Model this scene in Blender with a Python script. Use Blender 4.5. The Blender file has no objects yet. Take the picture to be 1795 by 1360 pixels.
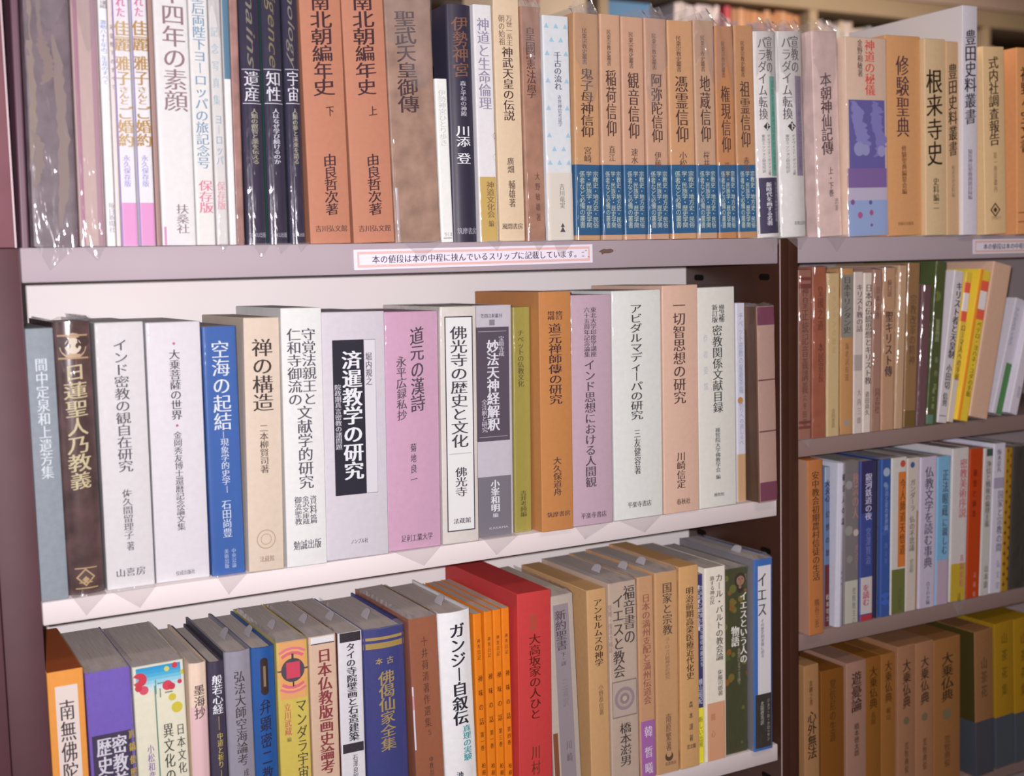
import bpy, bmesh, math, random
from mathutils import Matrix, Vector

sc = bpy.context.scene
C = sc.collection
CAM_LENS=43.6312
CAM_POS=(-0.15104, -1.19469, -0.02904)
CAM_RIGHT=(0.876594, -0.4806, -0.024631)
CAM_UP=(0.06772, 0.072521, 0.995065)
CAM_FWD=(0.476442, 0.873936, -0.096118)
TSX=0.6262
Z2,Z3,ZU,ZV=(-0.32574, -0.64485, -0.25497, -0.50748)
N1X,N1W,N1R,N2X=(0.4638, 0.288, -0.0071, 1.3672)
# ---------------------------------------------------------------- camera
cd = bpy.data.cameras.new('camera'); cam = bpy.data.objects.new('camera', cd); C.objects.link(cam)
cd.sensor_width = 36.0; cd.lens = CAM_LENS; cd.clip_start = 0.02
M = Matrix((CAM_RIGHT, CAM_UP, tuple(-v for v in CAM_FWD))).transposed().to_4x4()
M.translation = Vector(CAM_POS)
cam.matrix_world = M
cd.dof.use_dof = True; cd.dof.focus_distance = 1.36; cd.dof.aperture_fstop = 4.5
sc.camera = cam
# ---------------------------------------------------------------- light
world = bpy.data.worlds.new('world'); sc.world = world; world.use_nodes = True
bg = world.node_tree.nodes['Background']
bg.inputs[0].default_value = (1.0, .82, .70, 1); bg.inputs[1].default_value = .07
def lamp(name, kind, loc, energy, color, target=None, **k):
    d = bpy.data.lights.new(name, kind); o = bpy.data.objects.new(name, d); C.objects.link(o)
    o.location = loc; d.energy = energy; d.color = color
    for a, b in k.items(): setattr(d, a, b)
    if target: o.rotation_euler = (Vector(target) - Vector(loc)).to_track_quat('-Z', 'Y').to_euler()
    return o
# the flash of the camera that took the picture
lamp('camera_flash', 'SPOT', (CAM_POS[0]-.03, CAM_POS[1]-.01, CAM_POS[2]+.018), 84, (1, .93, .97), (.62, 0, -.02), spot_size=math.radians(125), spot_blend=1.0, shadow_soft_size=.009)
# ceiling lamps of the shop
for x, y, en in ((.5, -1.2, 7), (2.6, .95, 62)):
    lamp('ceiling_lamp_light', 'AREA', (x, y, 1.02), en, (1, .84, .70), (x, y, 0), shape='RECTANGLE', size=1.2, size_y=.25)
sc.view_settings.view_transform = 'Standard'; sc.view_settings.look = 'None'
sc.view_settings.exposure = 0.06; sc.view_settings.gamma = 1.0; sc.view_settings.use_curve_mapping = False

# ---------------------------------------------------------------- materials
MATS = {}
def hexlin(h):
    r = []
    for i in (0, 1, 2):
        v = (int(h[2*i:2*i+2], 16) if isinstance(h, str) else h[i])/255
        r.append(v/12.92 if v <= .04045 else ((v+.055)/1.055)**2.4)
    return tuple(r)
def mat(h, rough=.5, mott=0.0, spec=.35, bump=0.0, scale=60, name='printed paper'):
    key = (h, rough, mott, spec, bump, scale)
    if key in MATS: return MATS[key]
    m = bpy.data.materials.new(name); m.use_nodes = True
    nt = m.node_tree; b = nt.nodes['Principled BSDF']
    c = hexlin(h)
    b.inputs['Base Color'].default_value = (*c, 1); b.inputs['Roughness'].default_value = rough
    b.inputs['Specular IOR Level'].default_value = spec
    if mott or bump:
        tc = nt.nodes.new('ShaderNodeTexCoord'); nz = nt.nodes.new('ShaderNodeTexNoise')
        nz.inputs['Scale'].default_value = scale; nz.inputs['Detail'].default_value = 5
        nt.links.new(tc.outputs['Object'], nz.inputs['Vector'])
        if mott:
            rp = nt.nodes.new('ShaderNodeValToRGB'); rp.color_ramp.elements[0].position = .32; rp.color_ramp.elements[1].position = .68
            rp.color_ramp.elements[0].color = (*[v*(1-mott) for v in c], 1)
            rp.color_ramp.elements[1].color = (*[min(.9, v*(1+mott)) for v in c], 1)
            nt.links.new(nz.outputs['Fac'], rp.inputs['Fac']); nt.links.new(rp.outputs['Color'], b.inputs['Base Color'])
        if bump:
            bp = nt.nodes.new('ShaderNodeBump'); bp.inputs['Strength'].default_value = bump; bp.inputs['Distance'].default_value = .001
            nt.links.new(nz.outputs['Fac'], bp.inputs['Height']); nt.links.new(bp.outputs['Normal'], b.inputs['Normal'])
    MATS[key] = m
    return m
def page_mat():
    if 'page' in MATS: return MATS['page']
    m = bpy.data.materials.new('book pages'); m.use_nodes = True; nt = m.node_tree; b = nt.nodes['Principled BSDF']
    tc = nt.nodes.new('ShaderNodeTexCoord'); mp = nt.nodes.new('ShaderNodeMapping'); mp.inputs['Scale'].default_value = (2200, 25, 25)
    nz = nt.nodes.new('ShaderNodeTexNoise'); nz.inputs['Scale'].default_value = 1; nz.inputs['Detail'].default_value = 2
    rp = nt.nodes.new('ShaderNodeValToRGB'); rp.color_ramp.elements[0].color = (.40, .35, .32, 1); rp.color_ramp.elements[1].color = (.56, .51, .48, 1)
    rp.color_ramp.elements[0].position = .3; rp.color_ramp.elements[1].position = .7
    nt.links.new(tc.outputs['Object'], mp.inputs['Vector']); nt.links.new(mp.outputs['Vector'], nz.inputs['Vector'])
    nt.links.new(nz.outputs['Fac'], rp.inputs['Fac']); nt.links.new(rp.outputs['Color'], b.inputs['Base Color'])
    b.inputs['Roughness'].default_value = .8; b.inputs['Specular IOR Level'].default_value = .1
    MATS['page'] = m; return m
def film_mat(haze=.03, key='film'):
    if key in MATS: return MATS[key]
    m = bpy.data.materials.new('clear plastic film'); m.use_nodes = True; nt = m.node_tree
    for n in list(nt.nodes): nt.nodes.remove(n)
    out = nt.nodes.new('ShaderNodeOutputMaterial'); mx = nt.nodes.new('ShaderNodeMixShader'); tr = nt.nodes.new('ShaderNodeBsdfTransparent')
    tr.inputs[0].default_value = (.985, .98, .985, 1)
    gl = nt.nodes.new('ShaderNodeBsdfGlossy'); gl.inputs['Roughness'].default_value = .10; gl.inputs[0].default_value = (1, 1, 1, 1)
    df = nt.nodes.new('ShaderNodeBsdfDiffuse'); df.inputs[0].default_value = (.62, .59, .61, 1)
    mx2 = nt.nodes.new('ShaderNodeMixShader'); mx2.inputs[0].default_value = haze
    lw = nt.nodes.new('ShaderNodeLayerWeight'); lw.inputs['Blend'].default_value = .5
    pw = nt.nodes.new('ShaderNodeMath'); pw.operation = 'POWER'; pw.inputs[1].default_value = 4
    fr = nt.nodes.new('ShaderNodeMath'); fr.operation = 'MULTIPLY_ADD'; fr.inputs[1].default_value = .7; fr.inputs[2].default_value = .06
    nt.links.new(lw.outputs['Facing'], pw.inputs[0]); nt.links.new(pw.outputs[0], fr.inputs[0])
    tc = nt.nodes.new('ShaderNodeTexCoord'); mp = nt.nodes.new('ShaderNodeMapping'); mp.inputs['Scale'].default_value = (90, 90, 22)
    nz = nt.nodes.new('ShaderNodeTexNoise'); nz.inputs['Scale'].default_value = 1.0; nz.inputs['Detail'].default_value = 2.5; nz.inputs['Distortion'].default_value = .8
    bp = nt.nodes.new('ShaderNodeBump'); bp.inputs['Strength'].default_value = .55; bp.inputs['Distance'].default_value = .004
    nt.links.new(tc.outputs['Object'], mp.inputs[0]); nt.links.new(mp.outputs[0], nz.inputs['Vector']); nt.links.new(nz.outputs['Fac'], bp.inputs['Height'])
    nt.links.new(bp.outputs['Normal'], gl.inputs['Normal'])
    nt.links.new(tr.outputs[0], mx2.inputs[1]); nt.links.new(df.outputs[0], mx2.inputs[2])
    nt.links.new(fr.outputs[0], mx.inputs[0]); nt.links.new(mx2.outputs[0], mx.inputs[1]); nt.links.new(gl.outputs[0], mx.inputs[2])
    nt.links.new(mx.outputs[0], out.inputs[0])
    MATS[key] = m; return m

# ---------------------------------------------------------------- mesh helpers
class MB:
    def __init__(s): s.v = []; s.f = []; s.m = []; s.mats = []; s.flat = []
    def mi(s, m):
        if m not in s.mats: s.mats.append(m)
        return s.mats.index(m)
    def add(s, vs, fs, m):
        b = len(s.v); k = s.mi(m); s.v += [tuple(p) for p in vs]
        for f in fs: s.f.append(tuple(i+b for i in f)); s.m.append(k)
    def box(s, x0, y0, z0, x1, y1, z1, m, bev=0.0, seg=2):
        bm = bmesh.new(); bmesh.ops.create_cube(bm, size=1)
        for v in bm.verts: v.co = ((x0+x1)/2+v.co.x*(x1-x0), (y0+y1)/2+v.co.y*(y1-y0), (z0+z1)/2+v.co.z*(z1-z0))
        if bev: bmesh.ops.bevel(bm, geom=bm.edges[:], offset=bev, segments=seg, affect='EDGES', profile=.5)
        bm.verts.index_update()
        s.add([v.co[:] for v in bm.verts], [[v.index for v in f.verts] for f in bm.faces], m); bm.free()
    def build(s, name, parent=None, smooth=True):
        me = bpy.data.meshes.new(name); me.from_pydata(s.v, [], s.f)
        for m in s.mats: me.materials.append(m)
        me.polygons.foreach_set('material_index', s.m)
        if smooth:
            me.polygons.foreach_set('use_smooth', [True]*len(s.f)); me.set_sharp_from_angle(angle=math.radians(38))
        me.update()
        o = bpy.data.objects.new(name, me); C.objects.link(o)
        if parent: o.parent = parent
        return o
def tag(o, label, cat, group=None, kind=None):
    o['label'] = label; o['category'] = cat
    if group: o['group'] = group
    if kind: o['kind'] = kind
    return o
def thing(name, label, cat, loc, group=None, ry=0.0):
    o = bpy.data.objects.new(name, None); C.objects.link(o); o.location = loc; o.rotation_euler = (0, ry, 0)
    o.empty_display_size = .02
    return tag(o, label, cat, group)
def struct(o):
    o['kind'] = 'structure'; return o

# ---------------------------------------------------------------- lettering
_fc = bpy.data.curves.new('lettering', 'FONT'); _fo = bpy.data.objects.new('lettering', _fc); C.objects.link(_fo)
_fc.resolution_u = 3
GL = {}
WT = {'m': -.008, 'g': 0.0, 'b': 0.0, 'f': 0.0, 'i': 0.0}
CURVED = [False]                                     # a rounded spine needs its lettering cut finer to follow the curve
def cut_long(vs, fs):
    bm = bmesh.new(); bv = [bm.verts.new((a, b, 0)) for a, b in vs]
    for f in fs:
        try: bm.faces.new([bv[i] for i in f])
        except ValueError: pass
    for lim in (.36, .18):
        e = [e for e in bm.edges if e.calc_length() > lim]
        if e: bmesh.ops.subdivide_edges(bm, edges=e, cuts=1)
        bmesh.ops.triangulate(bm, faces=[f for f in bm.faces if len(f.verts) > 3])
    bm.verts.index_update()
    r = [(v.co.x, v.co.y) for v in bm.verts], [tuple(v.index for v in f.verts) for f in bm.faces]; bm.free(); return r
def glyph(ch, st):
    k = (ch, st, CURVED[0])
    if k not in GL:
        def outline(off):
            _fc.body = ch; _fc.offset = off
            ev = _fo.evaluated_get(bpy.context.evaluated_depsgraph_get()); me = ev.to_mesh()
            r = ([(v.co.x, v.co.y) for v in me.vertices], [tuple(p.vertices) for p in me.polygons], sum(p.area for p in me.polygons))
            ev.to_mesh_clear(); return r
        vs, fs, a = outline(WT[st])
        if WT[st]:
            v0, f0, a0 = outline(0.0)
            if not .62 < a/max(a0, 1e-6) < .86: vs, fs = v0, f0
        if CURVED[0]: vs, fs = cut_long(vs, fs)
        GL[k] = (vs, fs)
    return GL[k]
def adv(ch, st):
    if ch == ' ': return .3
    if ord(ch) < 256:
        vs = glyph(ch, st)[0]; return (max(v[0] for v in vs) if vs else .3)+.05
    return 1.0
def strokes(st):
    return {'m': (-.021, 0, .021), 'b': (-.03, 0, .03), 'g': (0,), 'f': (-.014, .016), 'i': (0,)}[st]
def put(mb, ch, cx, cz, sx, sz, m, st, surf, rnd=None, rot=False):
    """one character centred on (cx, cz), drawn on the surface surf(x, z)"""
    vs, fs = glyph(ch, st)
    if not fs: return
    shear = 0.0
    if st == 'f' and rnd:
        shear = .10+rnd.uniform(-.06, .06); sx *= rnd.uniform(.92, 1.1); sz *= rnd.uniform(.92, 1.06)
    for q, dx in enumerate(strokes(st)):
        out = []
        for a, b in vs:
            a = a-.5+dx; b = b-.385
            if rot: a, b = b, -a
            b += shear*a
            x = cx+a*sx; z = cz+b*sz
            X, Yq, Zq = surf(x, z); out.append((X, Yq-.00006*q, Zq))
        mb.add(out, fs, m)
ROT = set('ー（）「」『』―・' ) - set('・')
def text_column(mb, t, w, h, surf, rnd, x_off=0.0):
    s, v0, v1, u, su, col, st = t
    m = mat(col, .55, spec=.2)
    cx = -w/2+u*w
    if s[0] == '>':
        s = s[1:]; L = sum(adv(c, st) for c in s); sz = (v1-v0)*h/L; sx = su*w
        z = h-v0*h
        for c in s:
            a = adv(c, st); vs, fs = glyph(c, st)
            mb.add([surf(cx+(b-.3)*sx, z-(p+.35*(b-.3))*sz) for p, b in vs], fs, m); z -= a*sz
        return
    n = len(s); pitch = (v1-v0)*h/n
    sx = su*w/.93; sz = min(pitch*.98/.93, sx*1.45)
    for i, c in enumerate(s):
        z = h-v0*h-(i+.5)*pitch
        if z < -.01 or z > h+.01: continue
        put(mb, c, cx, z, sx, sz, m, st, surf, rnd, c in ROT)
def text_row(mb, t, w, h, surf):
    s, v, u0, u1, hv, col, st = t
    s = s[1:]; m = mat(col, .55, spec=.2)
    L = sum(adv(c, st) for c in s); sx = (u1-u0)*w/L; sz = min(hv*h/.9, sx*1.5); x = -w/2+u0*w
    for c in s:
        a = adv(c, st); put(mb, c, x+.5*sx, h-v*h, sx, sz, m, st, surf); x += a*sx
def letters(mb, T, w, h, surf, rnd):
    for t in T:
        if t[0][0] == '=': text_row(mb, t, w, h, surf)
        else: text_column(mb, t, w, h, surf, rnd)

# ---------------------------------------------------------------- books
def prof(w, dep, rc, bul, y0=0.0, na=4, ns=8):
    """plan of a cover: back left, round the spine, back right"""
    hw = w/2; P = [(-hw, dep)]
    for i in range(na+1):
        a = math.pi/2*i/na; P.append((-hw+rc-rc*math.cos(a), y0+bul+rc-rc*math.sin(a)))
    R = [(-x, y) for x, y in reversed(P)]
    x0 = -hw+rc
    for i in range(1, ns):
        x = x0+(-2*x0)*i/ns; P.append((x, y0+bul*(x/x0)**2))
    return P+R
def spine_fn(w, rc, bul):
    hw = w/2; xr = hw-rc
    def f(x):
        a = abs(x)
        if a <= xr: return bul*(a/xr)**2 if xr > 0 else 0
        d = min(a-xr, rc*.98); return bul+rc-math.sqrt(max(rc*rc-d*d, 0))
    return f
def u_sheet(mb, P, Q, z0, z1, m, ms=None, mt=None):
    n = len(P); vs = [(x, y, z0) for x, y in P]+[(x, y, z1) for x, y in P]+[(x, y, z0) for x, y in Q]+[(x, y, z1) for x, y in Q]
    side = []; front = []
    for i in range(n-1):
        (side if i == 0 or i == n-2 else front).append((i, i+1, n+i+1, n+i))
    inner = [(2*n+i+1, 2*n+i, 3*n+i, 3*n+i+1) for i in range(n-1)]
    top = [(n+i, n+i+1, 3*n+i+1, 3*n+i) for i in range(n-1)]+[(i+1, i, 2*n+i, 2*n+i+1) for i in range(n-1)]
    ends = [(0, n, 3*n, 2*n), (n-1, 3*n-1, 4*n-1, 2*n-1)]
    mb.add(vs, front+inner+ends+(top if mt is None else [])+(side if ms is None else []), m)
    if ms is not None: mb.add(vs, side, ms)
    if mt is not None: mb.add(vs, top, mt)
def decals(mb, D, w, h, surf0):
    for i, d in enumerate(D):
        e = .00012+.00003*i
        surf = lambda x, z, e=e: (x, surf0(x)-e, z)
        k = d[0]
        if k == 'r':
            _, u0, v0, u1, v1, col = d; m = mat(col, .5); n = max(2, int(12*abs(u1-u0))+1)
            xs = [-w/2+w*(u0+(u1-u0)*j/n) for j in range(n+1)]; xs = [max(-w/2+.0002, min(w/2-.0002, x)) for x in xs]
            vs = [surf(x, h-v0*h) for x in xs]+[surf(x, h-v1*h) for x in xs]
            mb.add(vs, [(j, j+n+1, j+n+2, j+1) for j in range(n)], m)
        elif k == 'p':
            _, u0, v0, u1, v1, col = d; m = mat(col, .55); n = 26; rg = random.Random(int(u0*100+v0*1000)); vs = []; wob = (rg.uniform(3, 9), rg.uniform(0, 6))
            for j in range(n+1):
                t = j/n; e_ = .22*(u1-u0); tp = min(1, 6*t, 6*(1-t))
                a = u0+e_*rg.uniform(-1, 1)*.6+e_*math.sin(t*wob[0]+wob[1]); b = a+(u1-u0)*(.25+.75*tp)*rg.uniform(.75, 1.1)
                for u in (a, b): vs.append(surf(-w/2+w*min(max(u, .01), .99), h-(v0+(v1-v0)*t)*h))
            mb.add(vs, [(2*j, 2*j+2, 2*j+3, 2*j+1) for j in range(n)], m)
        elif k in 'cdt':
            _, u, v, r, col = d; m = mat(col, .5); n = {'c': 20, 'd': 4, 't': 3}[k]; R = r*w; cx = -w/2+u*w; cz = h-v*h
            off = math.pi/2 if k != 'c' else 0
            vs = [surf(cx, cz)]
            for j in range(n):
                a = off+2*math.pi*j/n; x = max(-w/2+.0002, min(w/2-.0002, cx+R*math.cos(a))); vs.append(surf(x, cz+R*math.sin(a)))
            mb.add(vs, [(0, j+1, (j+1) % n+1) for j in range(n)], m)
        elif k == 'o':
            _, u, v, r, t, col = d; m = mat(col, .5); n = 28; cx = -w/2+u*w; cz = h-v*h; vs = []
            for R in (r*w, (r-t)*w): vs += [surf(cx+R*math.cos(2*math.pi*j/n), cz+R*math.sin(2*math.pi*j/n)) for j in range(n)]
            mb.add(vs, [(j, (j+1) % n, n+(j+1) % n, n+j) for j in range(n)], m)
def wrapper(parent, w, h, dep, rc, bul, rnd, level, flap, Y, crest=1.0):
    mb = MB(); m = film_mat(); n_z = 26; g = .0005
    P = prof(w+2*g, dep*.9, min(max(rc+g, .0042 if level == 2 else .0028), w*.3), bul, -g-(.0012 if level == 2 else .0006), 5, 10); n = len(P)
    amp = (.0009, .0024)[level-1]
    zs = [h*i/n_z for i in range(n_z+1)]
    rows = []
    ph = [rnd.uniform(0, 6.28) for _ in range(6)]
    for z in zs:
        e = max(0, 1-min(z, h-z)/(.045 if level == 2 else .018)); row = []
        for i, (x, y) in enumerate(P):
            fr = 1 if 3 < i < n-4 else 0
            d = amp*(.25+.75*e)*(.5+.5*math.sin(x*260+ph[0]+z*40)*math.sin(z*170+ph[1]+x*90))*fr if level == 2 or e > 0 else 0
            row.append((x, y-d, z))
        rows.append(row)
    if level == 2:                                  # crumpled mouth of the bag above the head of the book
        for k, (dz, pull) in enumerate(((.005, .004), (.012, .010))):
            rows.append([(x*(1-.05*(k+1)), y+pull*(1 if 0 < i < n-1 else 0)+rnd.uniform(-.002, .002), h+crest*(dz*(.35+.65*abs(math.sin(x*150+ph[2])))+rnd.uniform(0, .003))) for i, (x, y) in enumerate(P)])
    vs = [v for r in rows for v in r]; fs = []; fs2 = []; m2 = film_mat(.17, 'folded film')
    for a in range(len(rows)-1):
        for i in range(n-1): (fs if a < n_z else fs2).append((a*n+i, a*n+i+1, (a+1)*n+i+1, (a+1)*n+i))
    mb.add(vs, fs, m); mb.add(vs, fs2, m2)
    if level == 2 and crest >= 1:                   # the bag's loose mouth folded down over the head of the spine
        k0 = rnd.uniform(.06, .1); vs = []; nx = 9
        for a in range(9):
            for i in range(nx):
                s = i/(nx-1); x = (s-.5)*(w-.0004)
                z0 = h-k0*(.8+.25*math.sin(s*5+ph[4])+rnd.uniform(-.02, .02)); z = z0+(h+.003-z0)*a/8
                vs.append((x, -.0030-.0014*math.sin(s*9+a*.7+ph[5])-.0008*rnd.random()+(.0016 if i in (0, nx-1) else 0), z))
        mb.add(vs, [(a*nx+i, a*nx+i+1, (a+1)*nx+i+1, (a+1)*nx+i) for a in range(8) for i in range(nx-1)], film_mat(.10, 'loose film'))
    if flap:                                        # folded tail of the film hanging over the shelf edge
        yb = -Y-.0022; L = min(.021, w*.42+.005)*rnd.uniform(.75, 1.1); c = rnd.uniform(-.25, .25)*w; vs = []; fs = []
        for j in range(7): vs.append(((j/6-.5)*w*.92, -.0006, .0009))
        for k in range(5):
            t = k/4
            for j in range(7):
                s = j/6-.5
                vs.append((s*w*.92*(1-t)+c*t, (min(0, yb)-.0003)-.0006*math.sin(j*1.3+ph[3])*(1-t*.4)*t-.0004, .0009-L*t))
        for k in range(5):
            for j in range(6): fs.append((k*7+j, k*7+j+1, k*7+j+8, k*7+j+7))
        mb.add(vs, fs, m2)
    return mb.build('plastic_wrapper', parent)

GROUPS = {1: 'books along the top of the near bookcase', 2: 'books on the near upper shelf', 3: 'books on the near lower shelf', 4: 'books on the far upper shelf', 5: 'books on the far middle shelf', 6: 'books on the far lower shelf', 7: 'books along the top of the far bookcase'}
DEPTHS = {1: .15, 2: .155, 3: .155, 4: .135, 5: .14, 6: .15, 7: .15}
def make_book(spec, idx):
    row, x0, Y, zs, w, h, lean, kind, col, label, o = spec
    rnd = random.Random(idx*7+3)
    dep = o.get('dep', DEPTHS[row])
    g = o.get('g') or GROUPS[row]
    cl, sl = math.cos(lean), math.sin(lean)
    # base corners in plan: the left corner at x0; raise so that the lower corner touches the shelf
    zc = zs+.0002+abs(sl)*w/2
    xc = x0+w/2*cl+(w*sl*math.tan(lean) if lean > 0 else 0)
    t = thing('slipcased_book' if kind == 'box' else 'book', label, 'book', (xc, Y, zc), g, lean)
    wrap = o.get('wrap', 0); gloss = o.get('gloss', .42 if kind != 'box' else .6); mott = o.get('mott', .03)
    bw = w-(.0012 if wrap else .0003); bh = h-(.0006 if wrap else 0)
    cm = mat(col, gloss, mott, .8 if gloss < .3 else .4 if kind != 'box' else .25, .12 if kind == 'box' else .05, 45 if mott > .1 else 160)
    sm = mat(o['side'], .5) if 'side' in o else (mat(o['boards'], .5) if 'boards' in o else None)
    tm = mat(o['topc'], .6) if 'topc' in o else None
    rc = min(.0018 if kind != 'hard' else .0035, bw*.25); bul = 0.0
    if kind == 'hard': bul = min(.0035, bw*.1)
    if kind == 'box': rc = min(.0011, bw*.2)
    if kind == 'bound': rc = .0006
    sf = spine_fn(bw, rc, bul)
    mb = MB()
    if kind in ('soft', 'hard'):
        th = .0006 if kind == 'soft' else .0021
        th = min(th, bw*.16)
        P = prof(bw, dep, rc, bul); Q = prof(bw-2*th, dep, max(rc-th, .0003), bul*.8, th)
        u_sheet(mb, P, Q, 0, bh, cm, sm, tm)
    else:
        P = prof(bw, dep, rc, 0, 0, 3, 2); n = len(P); c = min(.0007, bw*.1)
        rows = [(1-2*c/bw, c, 0), (1, 0, c), (1, 0, bh-c), (1-2*c/bw, c, bh)]
        vs = [(x*k, min(max(y, yo), dep-yo), z) for k, yo, z in rows for x, y in P]
        body = []; side = []; top = []
        for a in range(3):
            for i in range(n):
                j = (i+1) % n
                f = (a*n+i, a*n+j, (a+1)*n+j, (a+1)*n+i)
                (side if a == 1 and i in (0, n-2) else body).append(f)
        top.append(tuple(range(3*n, 4*n))); body.append(tuple(reversed(range(n))))
        mb.add(vs, body, cm); mb.add(vs, side, sm or cm); mb.add(vs, top, tm or cm)
    CURVED[0] = bul > 0
    decals(mb, o['D'], bw, bh, sf)
    e = .0004+.00003*len(o['D'])+bul*.05
    surf = lambda x, z: (x, sf(max(-bw/2+.0001, min(bw/2-.0001, x)))-e, z)
    if 'patch' in o:
        u0, v0, u1, v1, pc = o['patch']; pm = mat(pc, .7); lb = MB()
        xs = (-bw/2+u0*bw, -bw/2+u1*bw)
        lb.box(xs[0], -.0003, bh-v1*bh, xs[1], .00005, bh-v0*bh, pm)
        letters(lb, o['T'], bw, bh, lambda x, z: (x, -.0005, z), rnd)
        lb.build('paper_label', t)
    else:
        letters(mb, o['T'], bw, bh, surf, rnd)
    mb.build({'soft': 'cover', 'hard': 'cover', 'box': 'slipcase', 'bound': 'page_block'}[kind], t)
    if kind in ('soft', 'hard'):
        pb = MB(); ins = .0004 if kind == 'soft' else .003
        pb.box(-bw/2+th+.0001, th+bul+.0006, ins, bw/2-th-.0001, dep-(.0005 if kind == 'soft' else .004), bh-ins, page_mat())
        pb.build('page_block', t)
    if kind == 'bound':
        for s in (-1, 1):
            q = MB(); q.box(s*bw/2-.0004, .0004, 0, s*bw/2+.0002, dep, bh, sm); q.build('cover_sheet', t)
    if 'band' in o:
        v0, v1, bc, bt = o['band']; q = MB()
        P = prof(bw+.0003, dep, rc+.0002, bul, -.0003); Q = prof(bw+.0001, dep, rc+.0001, bul, -.0001)
        u_sheet(q, P, Q, bh-v1*bh, bh-v0*bh, mat(bc, .3, spec=.5))
        s2 = lambda x, z: (x, sf(max(-bw/2+.0001, min(bw/2-.0001, x)))-.0006, z)
        letters(q, bt, bw, bh, s2, rnd)
        q.build('paper_band', t)
    if wrap: wrapper(t, w-.0014, bh, dep, rc, bul, rnd, wrap, o.get('flap'), Y, 1.3 if row in (1, 7) else .35 if row != 4 else .12)
    if o.get('slip'):
        q = MB(); n = 14; y0 = .045+.02*rnd.random(); R = .009; x = rnd.uniform(-.15, .05)*bw
        pts = [(y0+R*math.copysign(abs(math.cos(math.pi*j/n))**.6, math.cos(math.pi*j/n)), bh+R*1.05*math.sin(math.pi*j/n)**.6-.002) for j in range(n+1)]
        vs = [(x-.0001+.007*max(0, z-bh)/R, y, z) for y, z in pts]+[(x+.0001+.007*max(0, z-bh)/R, y, z) for y, z in pts]; k = n+1
        q.add(vs, [tuple(range(k)), tuple(reversed(range(k, 2*k)))]+[(j, k+j, k+(j+1) % k, (j+1) % k) for j in range(k)], mat('b4b0b6', .5))
        q.build('price_slip', t)
    return t

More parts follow.
